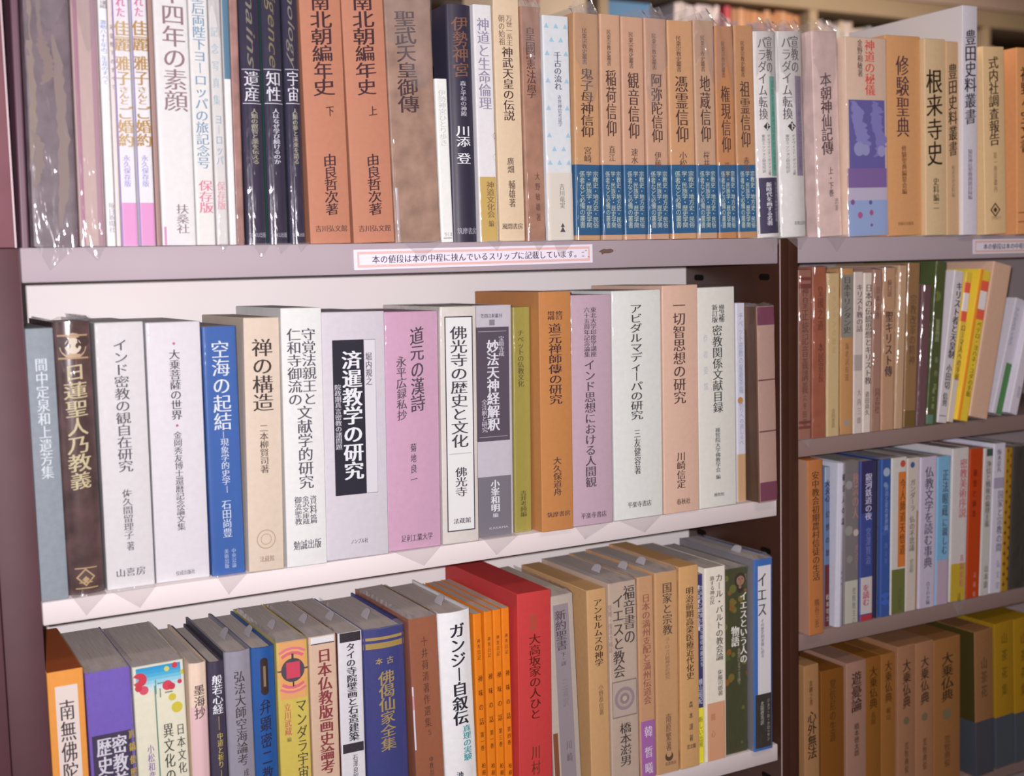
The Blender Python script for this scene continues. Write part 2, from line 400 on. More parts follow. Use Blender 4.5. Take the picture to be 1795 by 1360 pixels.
BOOKS = [
(1,0.0036,0.012,0.0,0.0073,0.268,0.0149,'soft',(101,72,85),'dark mauve thin board between the steel end plate and the marbled grey-purple volume',{'T':[],'D':[]}),  # added filler; mauve stands for the lit panel inside this gap
(1,0.0113,-0.002,0.0,0.0405,0.275,0.0149,'soft',(105,93,101),"thick grey-purple marbled volume in crinkled plastic at the row's end by the brown steel plate",{'T':[],'D':[('p',0.04,0.0426,0.2,0.752,(136,122,112)),('p',0.6,0.3126,0.84,0.9377,(131,117,112)),('p',0.3,0.0426,0.4,0.3489,(126,113,110)),('p',0.34,0.3126,0.6,0.4763,(127,112,107)),('p',0.1,0.6229,0.3,0.8075,(127,113,108))],'wrap':2,'flap':1,'mott':0.3}),
(1,0.0523,0.0,0.0,0.0243,0.27,0.0149,'soft',(184,163,158),'beige cloth volume with mauve edges in plastic beside the marbled grey-purple one',{'T':[],'D':[('r',0,0.0118,0.24,0.999,(157,115,133)),('r',0.72,0.0118,1,0.999,(163,131,144))],'wrap':2,'flap':1}),
(1,0.0771,0.0,0.0,0.0082,0.262,0.0144,'soft',(221,222,224),'thin white album with small blue title and grey publisher line at its foot',{'T':[('皇室の系譜',0.0347,0.1769,0.6,0.8,(112,108,118),'m'),('激動八十七年のご生涯のすべて',0.2155,0.437,0.5,0.72,(128,144,192),'m'),('毎日新聞社',0.8456,0.9516,0.6,0.7,(150,143,151),'m')],'D':[]}),
(1,0.0857,0.0,0.0,0.0043,0.262,0.0144,'soft',(212,204,202),'very thin greyish volume with dark title squeezed beside the gold-lettered bridal albums',{'T':[('天皇陛下のすべて',0.2243,0.4588,0.6,0.8,(112,101,105),'m')],'D':[]}),
(1,0.0914,0.0049,0.0,0.0152,0.262,0.0105,'soft',(209,209,214),'white album with fading gold bold title and pink foot, the paler of two alike',{'T':[('祝愛された',0.0231,0.1986,0.5,0.55,(198,108,153),'b'),('佳麗',0.2103,0.3163,0.52,0.95,(180,154,111),'b'),('雅子',0.3321,0.4347,0.5,0.85,(180,154,111),'b'),('さんと',0.4387,0.5021,0.5,0.6,(180,154,111),'b'),('ご婚約',0.5061,0.6495,0.52,0.95,(180,154,111),'b'),('永久保存版',0.6775,0.7899,0.5,0.42,(127,119,188),'g')],'D':[('r',0,0.8463,1,0.999,(202,142,188)),('r',0,0.001,0.09,0.999,(149,132,183))],'g':'gold titled royal albums'}),
(1,0.107,0.0,0.0,0.015,0.262,0.0105,'soft',(209,211,215),'white album with strong gold bold title and pink foot, next to the wide white volume',{'T':[('祝愛された',0.0208,0.197,0.5,0.55,(199,109,155),'b'),('佳麗',0.2088,0.3153,0.52,0.95,(167,133,78),'b'),('雅子',0.3311,0.4342,0.5,0.85,(167,133,78),'b'),('さんと',0.4382,0.5019,0.5,0.6,(167,133,78),'b'),('ご婚約',0.5059,0.6498,0.52,0.95,(167,133,78),'b'),('永久保存版',0.6779,0.7906,0.5,0.42,(128,120,189),'g')],'D':[('r',0,0.8472,1,0.999,(203,143,189)),('r',0,0.001,0.09,0.999,(150,133,184))],'g':'gold titled royal albums'}),
(1,0.1224,0.0,0.0,0.0048,0.262,0.0105,'soft',(152,124,117),'very thin brown booklet between the gold-lettered album and the wide white volume',{'T':[],'D':[]}),  # narrow brown strip standing where the row has a gap
(1,0.1277,0.0,0.0,0.0324,0.262,0.01,'soft',(210,211,212),'wide white volume with large pale brown brush-serif title and publisher at foot',{'T':[('五十四年の素顔',-0.0091,0.5216,0.56,0.66,(136,112,120),'m'),('扶桑社',0.8509,0.9577,0.62,0.36,(133,117,123),'m')],'D':[('r',0.0,0.933,0.13,0.999,(191,123,165))]}),
(1,0.1605,0.0,0.0,0.0185,0.262,0.01,'soft',(210,211,209),'white commemorative album with blue title and pink bold lettering low down',{'T':[('天皇皇后両陛下ヨーロッパの旅記念号',0.0023,0.7228,0.5,0.66,(112,144,169),'m'),('保存版',0.7639,0.8838,0.56,0.72,(202,120,143),'m')],'D':[]}),
(1,0.1795,0.0,0.0,0.0123,0.262,0.01,'soft',(211,211,209),'narrow clear-wrapped white album with blurred blue and pink lettering',{'T':[('記念写真集',0.1979,0.5034,0.4,0.6,(155,185,196),'m'),('ヨーロッパ',0.5239,0.7094,0.5,0.6,(138,168,187),'m'),('保存版',0.7674,0.8713,0.5,0.7,(210,151,163),'m')],'D':[],'wrap':2,'flap':1}),
(1,0.1923,0.0,0.0,0.0079,0.262,0.0094,'soft',(234,233,232),'thin white volume with dark blue strip at the top of its spine',{'T':[],'D':[('r',0.05,0.001,0.95,0.3953,(76,122,147))],'wrap':1}),
(1,0.2006,0.009,0.0,0.01,0.25,0.0135,'soft',(158,120,112),'worn thin reddish brown book beside three glossy black spines',{'T':[],'D':[],'wrap':1,'mott':0.3}),
(1,0.2123,0.009,0.0,0.0217,0.262,0.008,'hard',(45,43,68),'glossy black volume with silver script title, beside the worn reddish brown book',{'T':[('>Remains',-0.1279,0.3512,0.5,0.62,(123,119,104),'i'),('遺産',0.3553,0.4682,0.5,0.72,(210,214,222),'m'),('人類の叡智と業を伝える',0.4934,0.6997,0.55,0.34,(159,160,139),'b'),('=TOKU出版',0.9633,0.1,0.95,0.0192,(181,182,195),'g')],'D':[('r',0.05,0.348,0.95,0.3512,(181,182,195)),('r',0.05,0.4735,0.95,0.4766,(181,182,195))],'wrap':1,'flap':1,'gloss':0.12}),
(1,0.2346,0.009,0.0,0.0212,0.262,0.0073,'hard',(45,43,67),'glossy black volume, middle of three, with gold script and a green side edge',{'T':[('>Intelligence',-0.1364,0.3467,0.5,0.62,(120,110,76),'i'),('知性',0.3509,0.4647,0.5,0.72,(210,214,221),'m'),('人はなぜ学び続けるのか',0.4901,0.6982,0.55,0.34,(196,200,211),'b'),('=TOKU出版',0.964,0.1,0.95,0.0194,(181,182,194),'g')],'D':[('r',0.05,0.3436,0.95,0.3467,(181,182,194)),('r',0.05,0.47,0.95,0.4732,(181,182,194))],'wrap':1,'flap':1,'gloss':0.12,'side':(21,145,109)}),
(1,0.257,0.009,0.0,0.0169,0.262,0.0044,'hard',(46,43,69),'glossy black volume with script title leaning against the orange-tan boxed volume',{'T':[('>Cosmology',-0.1442,0.3426,0.5,0.62,(125,121,106),'i'),('宇宙',0.3468,0.4615,0.5,0.72,(214,217,226),'m'),('人類の夢と未来を語る',0.4871,0.6968,0.55,0.34,(162,162,141),'b'),('=TOKU出版',0.9647,0.1,0.95,0.0195,(184,185,198),'g')],'D':[('r',0.05,0.3394,0.95,0.3426,(184,185,198)),('r',0.05,0.4668,0.95,0.47,(184,185,198))],'wrap':1,'flap':1,'gloss':0.12}),
(1,0.2778,0.009,0.0,0.0438,0.262,-0.009,'box',(180,124,99),'orange-tan boxed volume with brushed title beside the glossy black spines',{'T':[('南北朝編年史',0.0551,0.435,0.5,0.48,(63,42,49),'f'),('下',0.4737,0.5126,0.62,0.2,(63,42,49),'f'),('由良哲次著',0.6555,0.8912,0.56,0.3,(63,42,49),'f'),('=吉川弘文館',0.9417,0.12,0.92,0.0242,(77,57,56),'m')],'D':[],'g':'orange-tan boxed chronicle volumes'}),
(1,0.3245,0.009,0.0,0.0457,0.262,-0.0182,'box',(181,125,101),'orange-tan boxed volume with brushed title next to the brown plastic-wrapped book',{'T':[('南北朝編年史',0.0412,0.4274,0.5,0.48,(64,43,50),'f'),('上',0.4668,0.5063,0.62,0.2,(64,43,50),'f'),('由良哲次著',0.6516,0.8915,0.56,0.3,(64,43,50),'f'),('=吉川弘文館',0.9429,0.12,0.92,0.0246,(78,57,57),'m')],'D':[],'g':'orange-tan boxed chronicle volumes'}),
(1,0.3706,0.009,0.0,0.0535,0.262,-0.0173,'soft',(160,131,113),'thick brown volume in loose crinkled plastic with dark brushed title',{'T':[('聖武天皇御傳',0.0868,0.4858,0.42,0.42,(67,45,52),'f')],'D':[('r',0.0,0.7828,0.1,0.999,(179,167,170))],'wrap':2,'flap':1,'mott':0.25}),
(1,0.4244,0.009,0.0,0.0145,0.1712,-0.0156,'soft',(225,230,227),"short white paperback hiding the lower half of the black volume's side",{'T':[('伊勢神宮ひとり歩き',0.067,0.407,0.5,0.62,(194,193,195),'m'),('=ちくま',0.9512,0.2,0.9,0.0283,(123,119,126),'g')],'D':[('r',0.15,0.9724,0.85,0.9777,(123,119,126))]}),
(1,0.4393,0.009,0.0,0.0299,0.2497,-0.0039,'hard',(52,49,67),'black hardback with faint gold brushed title and white author line',{'T':[('伊勢神宮',0.0473,0.3036,0.5,0.6,(125,89,75),'f'),('森と平和の神殿',0.3179,0.4662,0.54,0.24,(182,181,192),'m'),('川添',0.5046,0.596,0.5,0.55,(222,227,232),'m'),('登',0.6202,0.6685,0.5,0.55,(222,227,232),'m'),('=筑摩書房',0.9527,0.15,0.95,0.0268,(160,159,171),'m')],'D':[]}),
(1,0.4702,0.009,0.0,0.0235,0.2519,-0.0065,'soft',(230,232,234),'white hardback with lavender title above a gold lower band',{'T':[('神道と生命倫理',0.0532,0.4384,0.5,0.66,(147,145,170),'m'),('神道文化会',0.7421,0.8977,0.62,0.42,(130,104,72),'m'),('編',0.9075,0.9368,0.62,0.3,(130,104,72),'m')],'D':[('r',0,0.7227,1,0.999,(202,175,100)),('c',1.02,0.5488,0.16,(158,99,90)),('c',1.0,0.638,0.16,(204,200,125))],'wrap':1,'flap':1}),
(1,0.4943,0.0073,0.0,0.0314,0.2628,-0.007,'box',(213,193,164),'cream boxed volume with dark title and small two-column heading',{'T':[('万世一系王',0.0774,0.2007,0.6,0.24,(127,107,88),'m'),('朝の始祖',0.0774,0.2007,0.3,0.24,(127,107,88),'m'),('神武天皇の伝説',0.2053,0.5049,0.5,0.42,(68,46,53),'m'),('廣畑',0.6538,0.7193,0.5,0.26,(97,80,69),'m'),('輔雄著',0.7474,0.8601,0.52,0.26,(97,80,69),'m'),('=風間書房',0.9379,0.08,0.92,0.0237,(83,61,61),'m')],'D':[]}),
(1,0.5261,0.0047,0.0,0.0251,0.2535,-0.007,'soft',(168,127,105),'narrow brown cloth book in plastic between cream boxed volume and triangle-patterned book',{'T':[('皇國憲法學',0.0846,0.3872,0.45,0.48,(88,58,53),'m'),('大野敏雄著',0.6983,0.9194,0.62,0.24,(103,68,59),'m')],'D':[],'wrap':2,'flap':1,'mott':0.2}),
(1,0.5516,0.0022,0.0,0.0345,0.2454,-0.007,'soft',(221,230,234),'white book with pale blue triangle pattern and cream foot',{'T':[('千古の流れ',0.157,0.3276,0.52,0.28,(89,91,113),'m'),('近世神官考証学',0.3477,0.4891,0.56,0.15,(115,118,139),'m'),('吉川竜実',0.7434,0.8561,0.56,0.2,(133,129,121),'m')],'D':[('t',0.14,0.0472,0.11,(163,205,226)),('t',0.5,0.0472,0.11,(163,205,226)),('t',0.86,0.0472,0.11,(163,205,226)),('t',0.32,0.107,0.11,(163,205,226)),('t',0.68,0.107,0.11,(163,205,226)),('t',0.14,0.167,0.11,(163,205,226)),('t',0.86,0.167,0.11,(163,205,226)),('t',0.14,0.2873,0.11,(163,205,226)),('t',0.86,0.2873,0.11,(163,205,226)),('t',0.14,0.4082,0.11,(163,205,226)),('t',0.86,0.4082,0.11,(163,205,226)),('t',0.14,0.5296,0.11,(163,205,226)),('t',0.86,0.5296,0.11,(163,205,226)),('t',0.32,0.5905,0.11,(163,205,226)),('t',0.68,0.5905,0.11,(163,205,226)),('t',0.14,0.6516,0.11,(163,205,226)),('t',0.5,0.6516,0.11,(163,205,226)),('t',0.86,0.6516,0.11,(163,205,226)),('r',0,0.6949,1,0.999,(221,218,206)),('t',0.56,0.9538,0.12,(71,73,81)),('t',0.56,0.9332,0.09,(71,73,81))],'wrap':1,'flap':1}),
(1,0.5865,0.0,0.0,0.0339,0.2505,0.0074,'soft',(203,160,115),'first of eight tan navy-banded volumes, beside the triangle-patterned book',{'T':[('民衆宗教史叢書',0.0642,0.223,0.42,0.2,(104,76,62),'m'),('鬼子母神信仰',0.238,0.5432,0.5,0.5,(73,45,43),'m'),('宮崎',0.5835,0.6541,0.5,0.3,(104,76,62),'m')],'D':[],'wrap':2,'g':'tan folk-religion series with navy bands','band':(0.664,0.979,(30,92,137),[('宗教史・地方史・民俗',0.692,0.9459,0.8,0.22,(192,209,188),'g'),('学・民族学・歴史学関',0.692,0.9459,0.53,0.22,(192,209,188),'g'),('係者など必備の叢書',0.692,0.9459,0.26,0.22,(192,209,188),'g')])}),
(1,0.6224,0.0,0.0,0.0284,0.2516,0.0012,'soft',(209,170,139),'second of eight tan navy-banded volumes along from the triangle-patterned book',{'T':[('民衆宗教史叢書',0.0655,0.225,0.42,0.2,(106,77,62),'m'),('稲荷信仰',0.24,0.5368,0.5,0.5,(74,46,44),'m'),('直江',0.5773,0.6483,0.5,0.3,(106,77,62),'m')],'D':[],'wrap':1,'g':'tan folk-religion series with navy bands','band':(0.6634,0.978,(31,93,139),[('宗教史・地方史・民俗',0.6915,0.9469,0.8,0.22,(195,211,190),'g'),('学・民族学・歴史学関',0.6915,0.9469,0.53,0.22,(195,211,190),'g'),('係者など必備の叢書',0.6915,0.9469,0.26,0.22,(195,211,190),'g')])}),
(1,0.6523,0.0,0.0,0.0311,0.2509,-0.0035,'soft',(210,170,141),'third of eight tan navy-banded volumes along from the triangle-patterned book',{'T':[('民衆宗教史叢書',0.0661,0.2277,0.42,0.2,(107,78,64),'m'),('観音信仰',0.2429,0.5436,0.5,0.5,(75,47,45),'m'),('速水',0.5846,0.6565,0.5,0.3,(107,78,64),'m')],'D':[],'wrap':1,'g':'tan folk-religion series with navy bands','band':(0.6605,0.9767,(31,95,141),[('宗教史・地方史・民俗',0.6887,0.9476,0.8,0.22,(198,214,194),'g'),('学・民族学・歴史学関',0.6887,0.9476,0.53,0.22,(198,214,194),'g'),('係者など必備の叢書',0.6887,0.9476,0.26,0.22,(198,214,194),'g')])}),
(1,0.6849,0.0,0.0,0.0317,0.2516,-0.0078,'soft',(210,170,140),'tan navy-banded volume with a five-character title and bright plastic streak',{'T':[('民衆宗教史叢書',0.0668,0.2296,0.42,0.2,(109,79,64),'m'),('阿弥陀信仰',0.2449,0.5582,0.5,0.5,(76,47,45),'m'),('伊藤',0.5996,0.6721,0.5,0.3,(109,79,64),'m')],'D':[],'wrap':2,'g':'tan folk-religion series with navy bands','band':(0.6594,0.9756,(32,96,143),[('宗教史・地方史・民俗',0.6877,0.9485,0.8,0.22,(201,217,196),'g'),('学・民族学・歴史学関',0.6877,0.9485,0.53,0.22,(201,217,196),'g'),('係者など必備の叢書',0.6877,0.9485,0.26,0.22,(201,217,196),'g')])}),
(1,0.719,0.0,0.0,0.037,0.2515,-0.0157,'soft',(214,168,124),'fourth of eight tan navy-banded volumes counting back from the white pair',{'T':[('民衆宗教史叢書',0.0673,0.2321,0.42,0.2,(110,81,66),'m'),('憑霊信仰',0.2476,0.5542,0.5,0.5,(77,48,46),'m'),('小松',0.5961,0.6695,0.5,0.3,(110,81,66),'m')],'D':[],'wrap':1,'g':'tan folk-religion series with navy bands','band':(0.6569,0.9744,(32,98,145),[('宗教史・地方史・民俗',0.6853,0.9494,0.8,0.22,(203,220,199),'g'),('学・民族学・歴史学関',0.6853,0.9494,0.53,0.22,(203,220,199),'g'),('係者など必備の叢書',0.6853,0.9494,0.26,0.22,(203,220,199),'g')])}),
(1,0.7564,0.0,0.0,0.0306,0.2545,-0.0157,'soft',(205,170,139),'tan navy-banded volume with pale greyish tone, third before the white pair',{'T':[('民衆宗教史叢書',0.0677,0.2325,0.42,0.2,(112,82,67),'m'),('地蔵信仰',0.248,0.5546,0.5,0.5,(78,49,47),'m'),('桜井',0.5964,0.6698,0.5,0.3,(112,82,67),'m')],'D':[],'wrap':2,'g':'tan folk-religion series with navy bands','band':(0.6585,0.9735,(33,100,148),[('宗教史・地方史・民俗',0.6869,0.9509,0.8,0.22,(206,224,202),'g'),('学・民族学・歴史学関',0.6869,0.9509,0.53,0.22,(206,224,202),'g'),('係者など必備の叢書',0.6869,0.9509,0.26,0.22,(206,224,202),'g')])}),
(1,0.7883,0.0,0.0,0.0282,0.2499,-0.0194,'soft',(204,146,96),'orange-tan navy-banded volume, shorter and darker than its six neighbours before it',{'T':[('民衆宗教史叢書',0.0705,0.2399,0.42,0.2,(114,83,68),'m'),('権現信仰',0.2772,0.5929,0.5,0.5,(80,50,48),'m'),('平岡',0.636,0.7117,0.5,0.3,(114,83,68),'m')],'D':[],'wrap':2,'g':'tan folk-religion series with navy bands','band':(0.6506,0.9715,(34,101,149),[('宗教史・地方史・民俗',0.6792,0.9508,0.8,0.22,(209,227,205),'g'),('学・民族学・歴史学関',0.6792,0.9508,0.53,0.22,(209,227,205),'g'),('係者など必備の叢書',0.6792,0.9508,0.26,0.22,(209,227,205),'g')])}),
(1,0.8173,0.0,0.0,0.03,0.2525,-0.0213,'soft',(204,156,111),'last of eight tan navy-banded volumes, touching the white pair',{'T':[('民衆宗教史叢書',0.0701,0.2393,0.42,0.2,(115,84,69),'m'),('祖霊信仰',0.2552,0.5704,0.5,0.5,(81,51,49),'m'),('赤田',0.6134,0.6889,0.5,0.3,(115,84,69),'m')],'D':[],'wrap':1,'g':'tan folk-religion series with navy bands','band':(0.6521,0.9703,(34,102,151),[('宗教史・地方史・民俗',0.6808,0.952,0.8,0.22,(212,229,207),'g'),('学・民族学・歴史学関',0.6808,0.952,0.53,0.22,(212,229,207),'g'),('係者など必備の叢書',0.6808,0.952,0.26,0.22,(212,229,207),'g')])}),
(1,0.8503,-0.001,0.0,0.0355,0.2479,-0.0318,'hard',(233,234,231),'white volume with teal strip and dark foot band, after the tan series',{'T':[('宣教の',0.0218,0.2006,0.64,0.32,(95,88,97),'m'),('パラダイム転換',0.0272,0.4246,0.32,0.32,(95,88,97),'m'),('上',0.4411,0.4741,0.46,0.2,(231,234,231),'b'),('変貌する現代に於ける宣教',0.2332,0.673,0.77,0.16,(80,145,132),'g'),('デイヴィッド・ボッシュ著',0.4961,0.6952,0.5,0.13,(95,88,97),'g'),('東京ミッション研究所訳',0.4961,0.6841,0.28,0.13,(95,88,97),'g'),('新時代を画する名著',0.7286,0.9409,0.45,0.24,(221,225,234),'b'),('ミッション神学の金字塔',0.7286,0.9241,0.8,0.18,(194,192,214),'g')],'D':[('r',0.62,0.2142,0.92,0.698,(117,192,175)),('d',0.46,0.4576,0.15,(45,40,53)),('r',0.02,0.7063,1,0.9803,(61,58,92))],'wrap':2,'flap':1}),
(1,0.8863,-0.001,0.0,0.0425,0.2504,-0.0319,'hard',(232,234,232),'white volume with purple strip standing over the post between the cases',{'T':[('宣教の',0.0191,0.199,0.64,0.32,(100,93,103),'m'),('パラダイム転換',0.0245,0.4243,0.32,0.32,(100,93,103),'m'),('下',0.4408,0.474,0.46,0.2,(230,234,232),'b'),('変貌する現代に於ける宣教',0.2318,0.6737,0.77,0.16,(131,121,149),'g'),('デイヴィッド・ボッシュ著',0.4961,0.696,0.5,0.13,(100,93,103),'g'),('東京ミッション研究所訳',0.4961,0.6849,0.28,0.13,(100,93,103),'g'),('=新教出版社',0.9312,0.45,0.98,0.0197,(100,93,103),'g')],'D':[('r',0.62,0.2127,0.92,0.6988,(158,147,174)),('d',0.46,0.4574,0.15,(48,43,57))],'wrap':2,'flap':1}),
(7,0.9519,0.009,0.0,0.0424,0.2566,-0.0403,'box',(229,205,199),'pinkish cream boxed volume in plastic with handwritten-style title and small pencil notes',{'T':[('本朝神仙記傳',0.1991,0.5965,0.5,0.42,(86,59,69),'f'),('上・下巻',0.6578,0.8031,0.6,0.2,(86,59,69),'f'),('渋革',0.8087,0.8761,0.8,0.14,(140,128,123),'f')],'D':[],'wrap':2,'flap':1,'mott':0.12}),
(7,0.9947,0.0,0.0,0.0713,0.2511,-0.0224,'box',(232,207,184),'boxed volume with red title above a blue shrine photograph panel',{'T':[('神道の秘儀',0.011,0.2887,0.58,0.24,(228,89,75),'m'),('金野相敏著',0.011,0.1977,0.34,0.12,(106,84,85),'m')],'D':[('r',0,0.3114,1,0.7536,(108,104,177)),('p',0.18,0.3171,0.5,0.5863,(146,147,211)),('p',0.66,0.3171,0.95,0.5978,(139,137,206)),('c',0.3,0.5575,0.13,(161,166,215)),('c',0.46,0.5633,0.1,(161,166,215)),('c',0.85,0.569,0.1,(168,166,220)),('r',0,0.7536,1,0.8173,(205,200,225)),('r',0,0.6554,1,0.7536,(137,111,177)),('r',0,0.8173,1,0.999,(161,187,234)),('c',0.58,0.8811,0.05,(182,92,148)),('c',0.3,0.8927,0.06,(187,98,157)),('c',0.12,0.826,0.05,(143,92,157)),('c',0.56,0.8289,0.04,(106,92,157)),('c',0.58,0.9451,0.03,(124,92,157))],'wrap':1}),
(7,1.0672,0.0029,0.0,0.0623,0.2578,-0.0254,'box',(218,164,113),'plain orange-brown boxed volume with widely spaced dark title',{'T':[('修験聖典',0.0962,0.5044,0.48,0.36,(89,61,71),'m'),('修験聖典編纂会編',0.5444,0.7914,0.5,0.14,(126,88,62),'m'),('=修験社出版部',0.9388,0.3,0.75,0.0174,(144,112,86),'m')],'D':[]}),
(7,1.1299,-0.004,0.0,0.038,0.2564,-0.0224,'box',(220,194,153),'beige boxed volume with bold brushed four-character title and paler left edge',{'T':[('根来寺史',0.1526,0.6387,0.45,0.7,(57,43,33),'f'),('史料編二',0.7029,0.867,0.5,0.28,(90,75,56),'m')],'D':[]}),
(7,1.1683,-0.0052,0.0,0.0232,0.2549,-0.0224,'box',(212,179,140),"darker beige narrow boxed volume, against the tall white slab's side",{'T':[('豊田史料叢書',0.1131,0.5876,0.5,0.72,(64,49,39),'f'),('根来寺史史料編',0.6349,0.8009,0.5,0.25,(168,136,114),'m')],'D':[]}),
(7,1.1919,-0.01,0.0,0.0283,0.3023,-0.0146,'box',(223,221,234),'tall white slab-like boxed volume rising far above its neighbours',{'T':[('豊田史料叢書',0.1017,0.5119,0.52,0.72,(57,47,60),'f'),('猿投神社聖教典籍目録編',0.6217,0.8427,0.5,0.3,(133,125,142),'m')],'D':[],'side':(234,229,227),'dep':0.21}),
(7,1.2387,-0.008,0.0,0.0421,0.2522,-0.0411,'box',(234,202,154),'cream boxed volume with small diamond crest near its foot',{'T':[('式内社調査報告',0.0518,0.5225,0.48,0.46,(67,51,41),'f'),('第一巻京畿内',0.559,0.7731,0.5,0.16,(155,132,99),'m'),('=皇學館大学',0.9115,0.28,0.74,0.0185,(175,152,119),'m')],'D':[('d',0.48,0.8684,0.24,(76,59,41)),('d',0.48,0.8684,0.17,(234,202,154)),('d',0.48,0.8684,0.1,(76,59,41))]}),
(7,1.307,-0.004,0.0,0.0461,0.2556,-0.0257,'box',(230,166,111),"brown boxed volume cut off by the frame's edge, beside the diamond-crested one",{'T':[('神野々宝文書',0.1003,0.5576,0.42,0.5,(76,55,44),'f')],'D':[('r',0,0.8786,1,0.8848,(153,105,72)),('r',0,0.9283,1,0.9345,(153,105,72))]}),
(2,0.0008,0.002,-0.3257,0.0245,0.2527,0.0,'box',(131,141,149),'plain grey cloth volume with white title, standing by the left steel post',{'T':[('間中定泉和上遺芳集',0.107,0.5482,0.5,0.44,(198,209,214),'m')],'D':[],'mott':0.06}),
(2,0.0257,0.009,-0.3257,0.0347,0.2581,0.0,'hard',(80,57,57),'brown lacquer-patterned volume with gold brushed title and gold ornament',{'T':[('日蓮聖人乃教義',0.1502,0.6114,0.5,0.56,(198,189,150),'f')],'D':[('c',0.5,0.0886,0.36,(184,160,127)),('c',0.5,0.0886,0.22,(212,206,185)),('c',0.22,0.0722,0.17,(64,42,43)),('c',0.78,0.0722,0.17,(64,42,43)),('r',0.1,0.0476,0.9,0.0537,(176,148,112)),('r',0.1,0.1297,0.9,0.1358,(176,148,112)),('r',0.2,0.9007,0.8,0.905,(177,153,108)),('r',0.2,0.9752,0.8,0.9795,(177,153,108)),('d',0.48,0.9369,0.26,(177,153,108)),('d',0.48,0.9369,0.2,(80,57,57)),('d',0.48,0.9454,0.1,(177,153,108)),('r',0.3,0.9539,0.66,0.9581,(177,153,108))],'wrap':2,'flap':1,'mott':0.5,'gloss':0.2}),
(2,0.0608,0.009,-0.3257,0.0458,0.2554,0.0066,'box',(212,213,214),'white boxed volume with grey katakana title, between lacquer book and wider white box',{'T':[('インド密教の観自在研究',0.0622,0.5598,0.5,0.3,(80,77,86),'m'),('佐久間留理子',0.6244,0.8146,0.5,0.2,(94,92,100),'m'),('著',0.8233,0.8581,0.52,0.16,(94,92,100),'m'),('=山喜房',0.9387,0.18,0.82,0.0305,(94,92,100),'m')],'D':[],'wrap':1,'flap':1}),
(2,0.107,0.009,-0.3257,0.0532,0.2534,0.0087,'box',(215,215,219),'wide white boxed volume with pink dots around its narrow black title, beside blue volume',{'T':[('大乗菩薩の世界',0.104,0.3746,0.5,0.2,(64,61,72),'m'),('金岡秀友博士還暦記念論文集',0.4185,0.8038,0.5,0.15,(78,76,86),'m'),('=佼成出版社',0.9695,0.36,0.72,0.0179,(107,105,115),'m')],'D':[('c',0.5,0.0823,0.025,(176,96,125)),('c',0.5,0.3966,0.025,(176,96,125))],'wrap':1}),
(2,0.1614,0.0077,-0.3257,0.0344,0.2473,0.0052,'soft',(40,93,167),'bright blue volume with white title, shorter than the cream box beside it',{'T':[('空海の起結',0.0549,0.4144,0.5,0.52,(214,224,229),'m'),('現象学的史学',0.4465,0.6352,0.52,0.24,(201,213,224),'m'),('石田尚豊',0.6954,0.8486,0.5,0.28,(201,213,224),'m'),('中央公論',0.8953,0.9747,0.66,0.13,(162,180,207),'m'),('美術出版',0.8953,0.9747,0.44,0.13,(162,180,207),'m')],'D':[('r',0.49,0.419,0.51,0.4465,(201,213,224)),('r',0.53,0.6399,0.55,0.6676,(201,213,224))],'wrap':1,'flap':1}),
(2,0.1962,-0.001,-0.3257,0.0365,0.2537,0.0223,'box',(203,189,172),'cream boxed volume with bold title and round embossed seal near its foot',{'T':[('禅の構造',0.0806,0.3664,0.5,0.56,(62,53,52),'m'),('二本柳賢司著',0.4158,0.6098,0.5,0.24,(90,74,70),'m'),('=法蔵館',0.9513,0.3,0.72,0.0229,(144,123,106),'m')],'D':[('o',0.5,0.8736,0.27,0.03,(172,152,131)),('o',0.5,0.8736,0.16,0.03,(179,161,140))]}),
(2,0.2348,-0.004,-0.3257,0.0428,0.2619,0.0159,'box',(213,216,215),'tall white boxed volume with two-column title, between cream box and black-panelled volume',{'T':[('守覚法親王と',0.0766,0.3743,0.66,0.34,(77,75,85),'m'),('仁和寺御流の',0.0766,0.3743,0.3,0.34,(77,75,85),'m'),('文献学的研究',0.3743,0.6979,0.52,0.36,(77,75,85),'m'),('資料篇',0.7247,0.8366,0.68,0.17,(77,75,85),'m'),('金沢文庫蔵',0.7247,0.8366,0.49,0.17,(77,75,85),'m'),('御流聖教',0.7247,0.8366,0.3,0.17,(77,75,85),'m'),('=勉誠出版',0.9152,0.16,0.86,0.036,(77,75,85),'m')],'D':[]}),
(2,0.278,-0.001,-0.3257,0.0691,0.2556,0.0159,'box',(195,192,200),'wide pale lilac boxed volume with black title panel',{'T':[('済暹教学の研究',0.1554,0.6781,0.46,0.3,(215,220,224),'b'),('院政期真言密教の諸問題',0.2886,0.5523,0.23,0.1,(190,190,200),'m'),('堀内規之',0.1646,0.2978,0.73,0.1,(78,76,87),'m'),('=ノンブル社',0.9315,0.38,0.66,0.0188,(78,76,87),'m')],'D':[('r',0.16,0.112,0.66,0.7389,(37,36,50)),('r',0.662,0.112,0.84,0.7389,(203,203,209)),('r',0.662,0.112,0.84,0.1142,(121,120,131)),('r',0.838,0.112,0.842,0.7389,(121,120,131)),('r',0.662,0.7366,0.84,0.7389,(121,120,131))]}),
(2,0.3474,0.0026,-0.3257,0.0628,0.2539,0.0158,'box',(200,161,187),'pink boxed volume with brushed two-line title in plastic',{'T':[('道元の漢詩',0.066,0.4179,0.6,0.26,(68,57,72),'f'),('永平広録私抄',0.1844,0.4514,0.3,0.18,(83,71,86),'f'),('菊地良一',0.5474,0.7258,0.5,0.11,(83,71,86),'f'),('=足利工業大学',0.9516,0.24,0.84,0.0292,(83,71,86),'m')],'D':[],'wrap':1,'flap':1}),
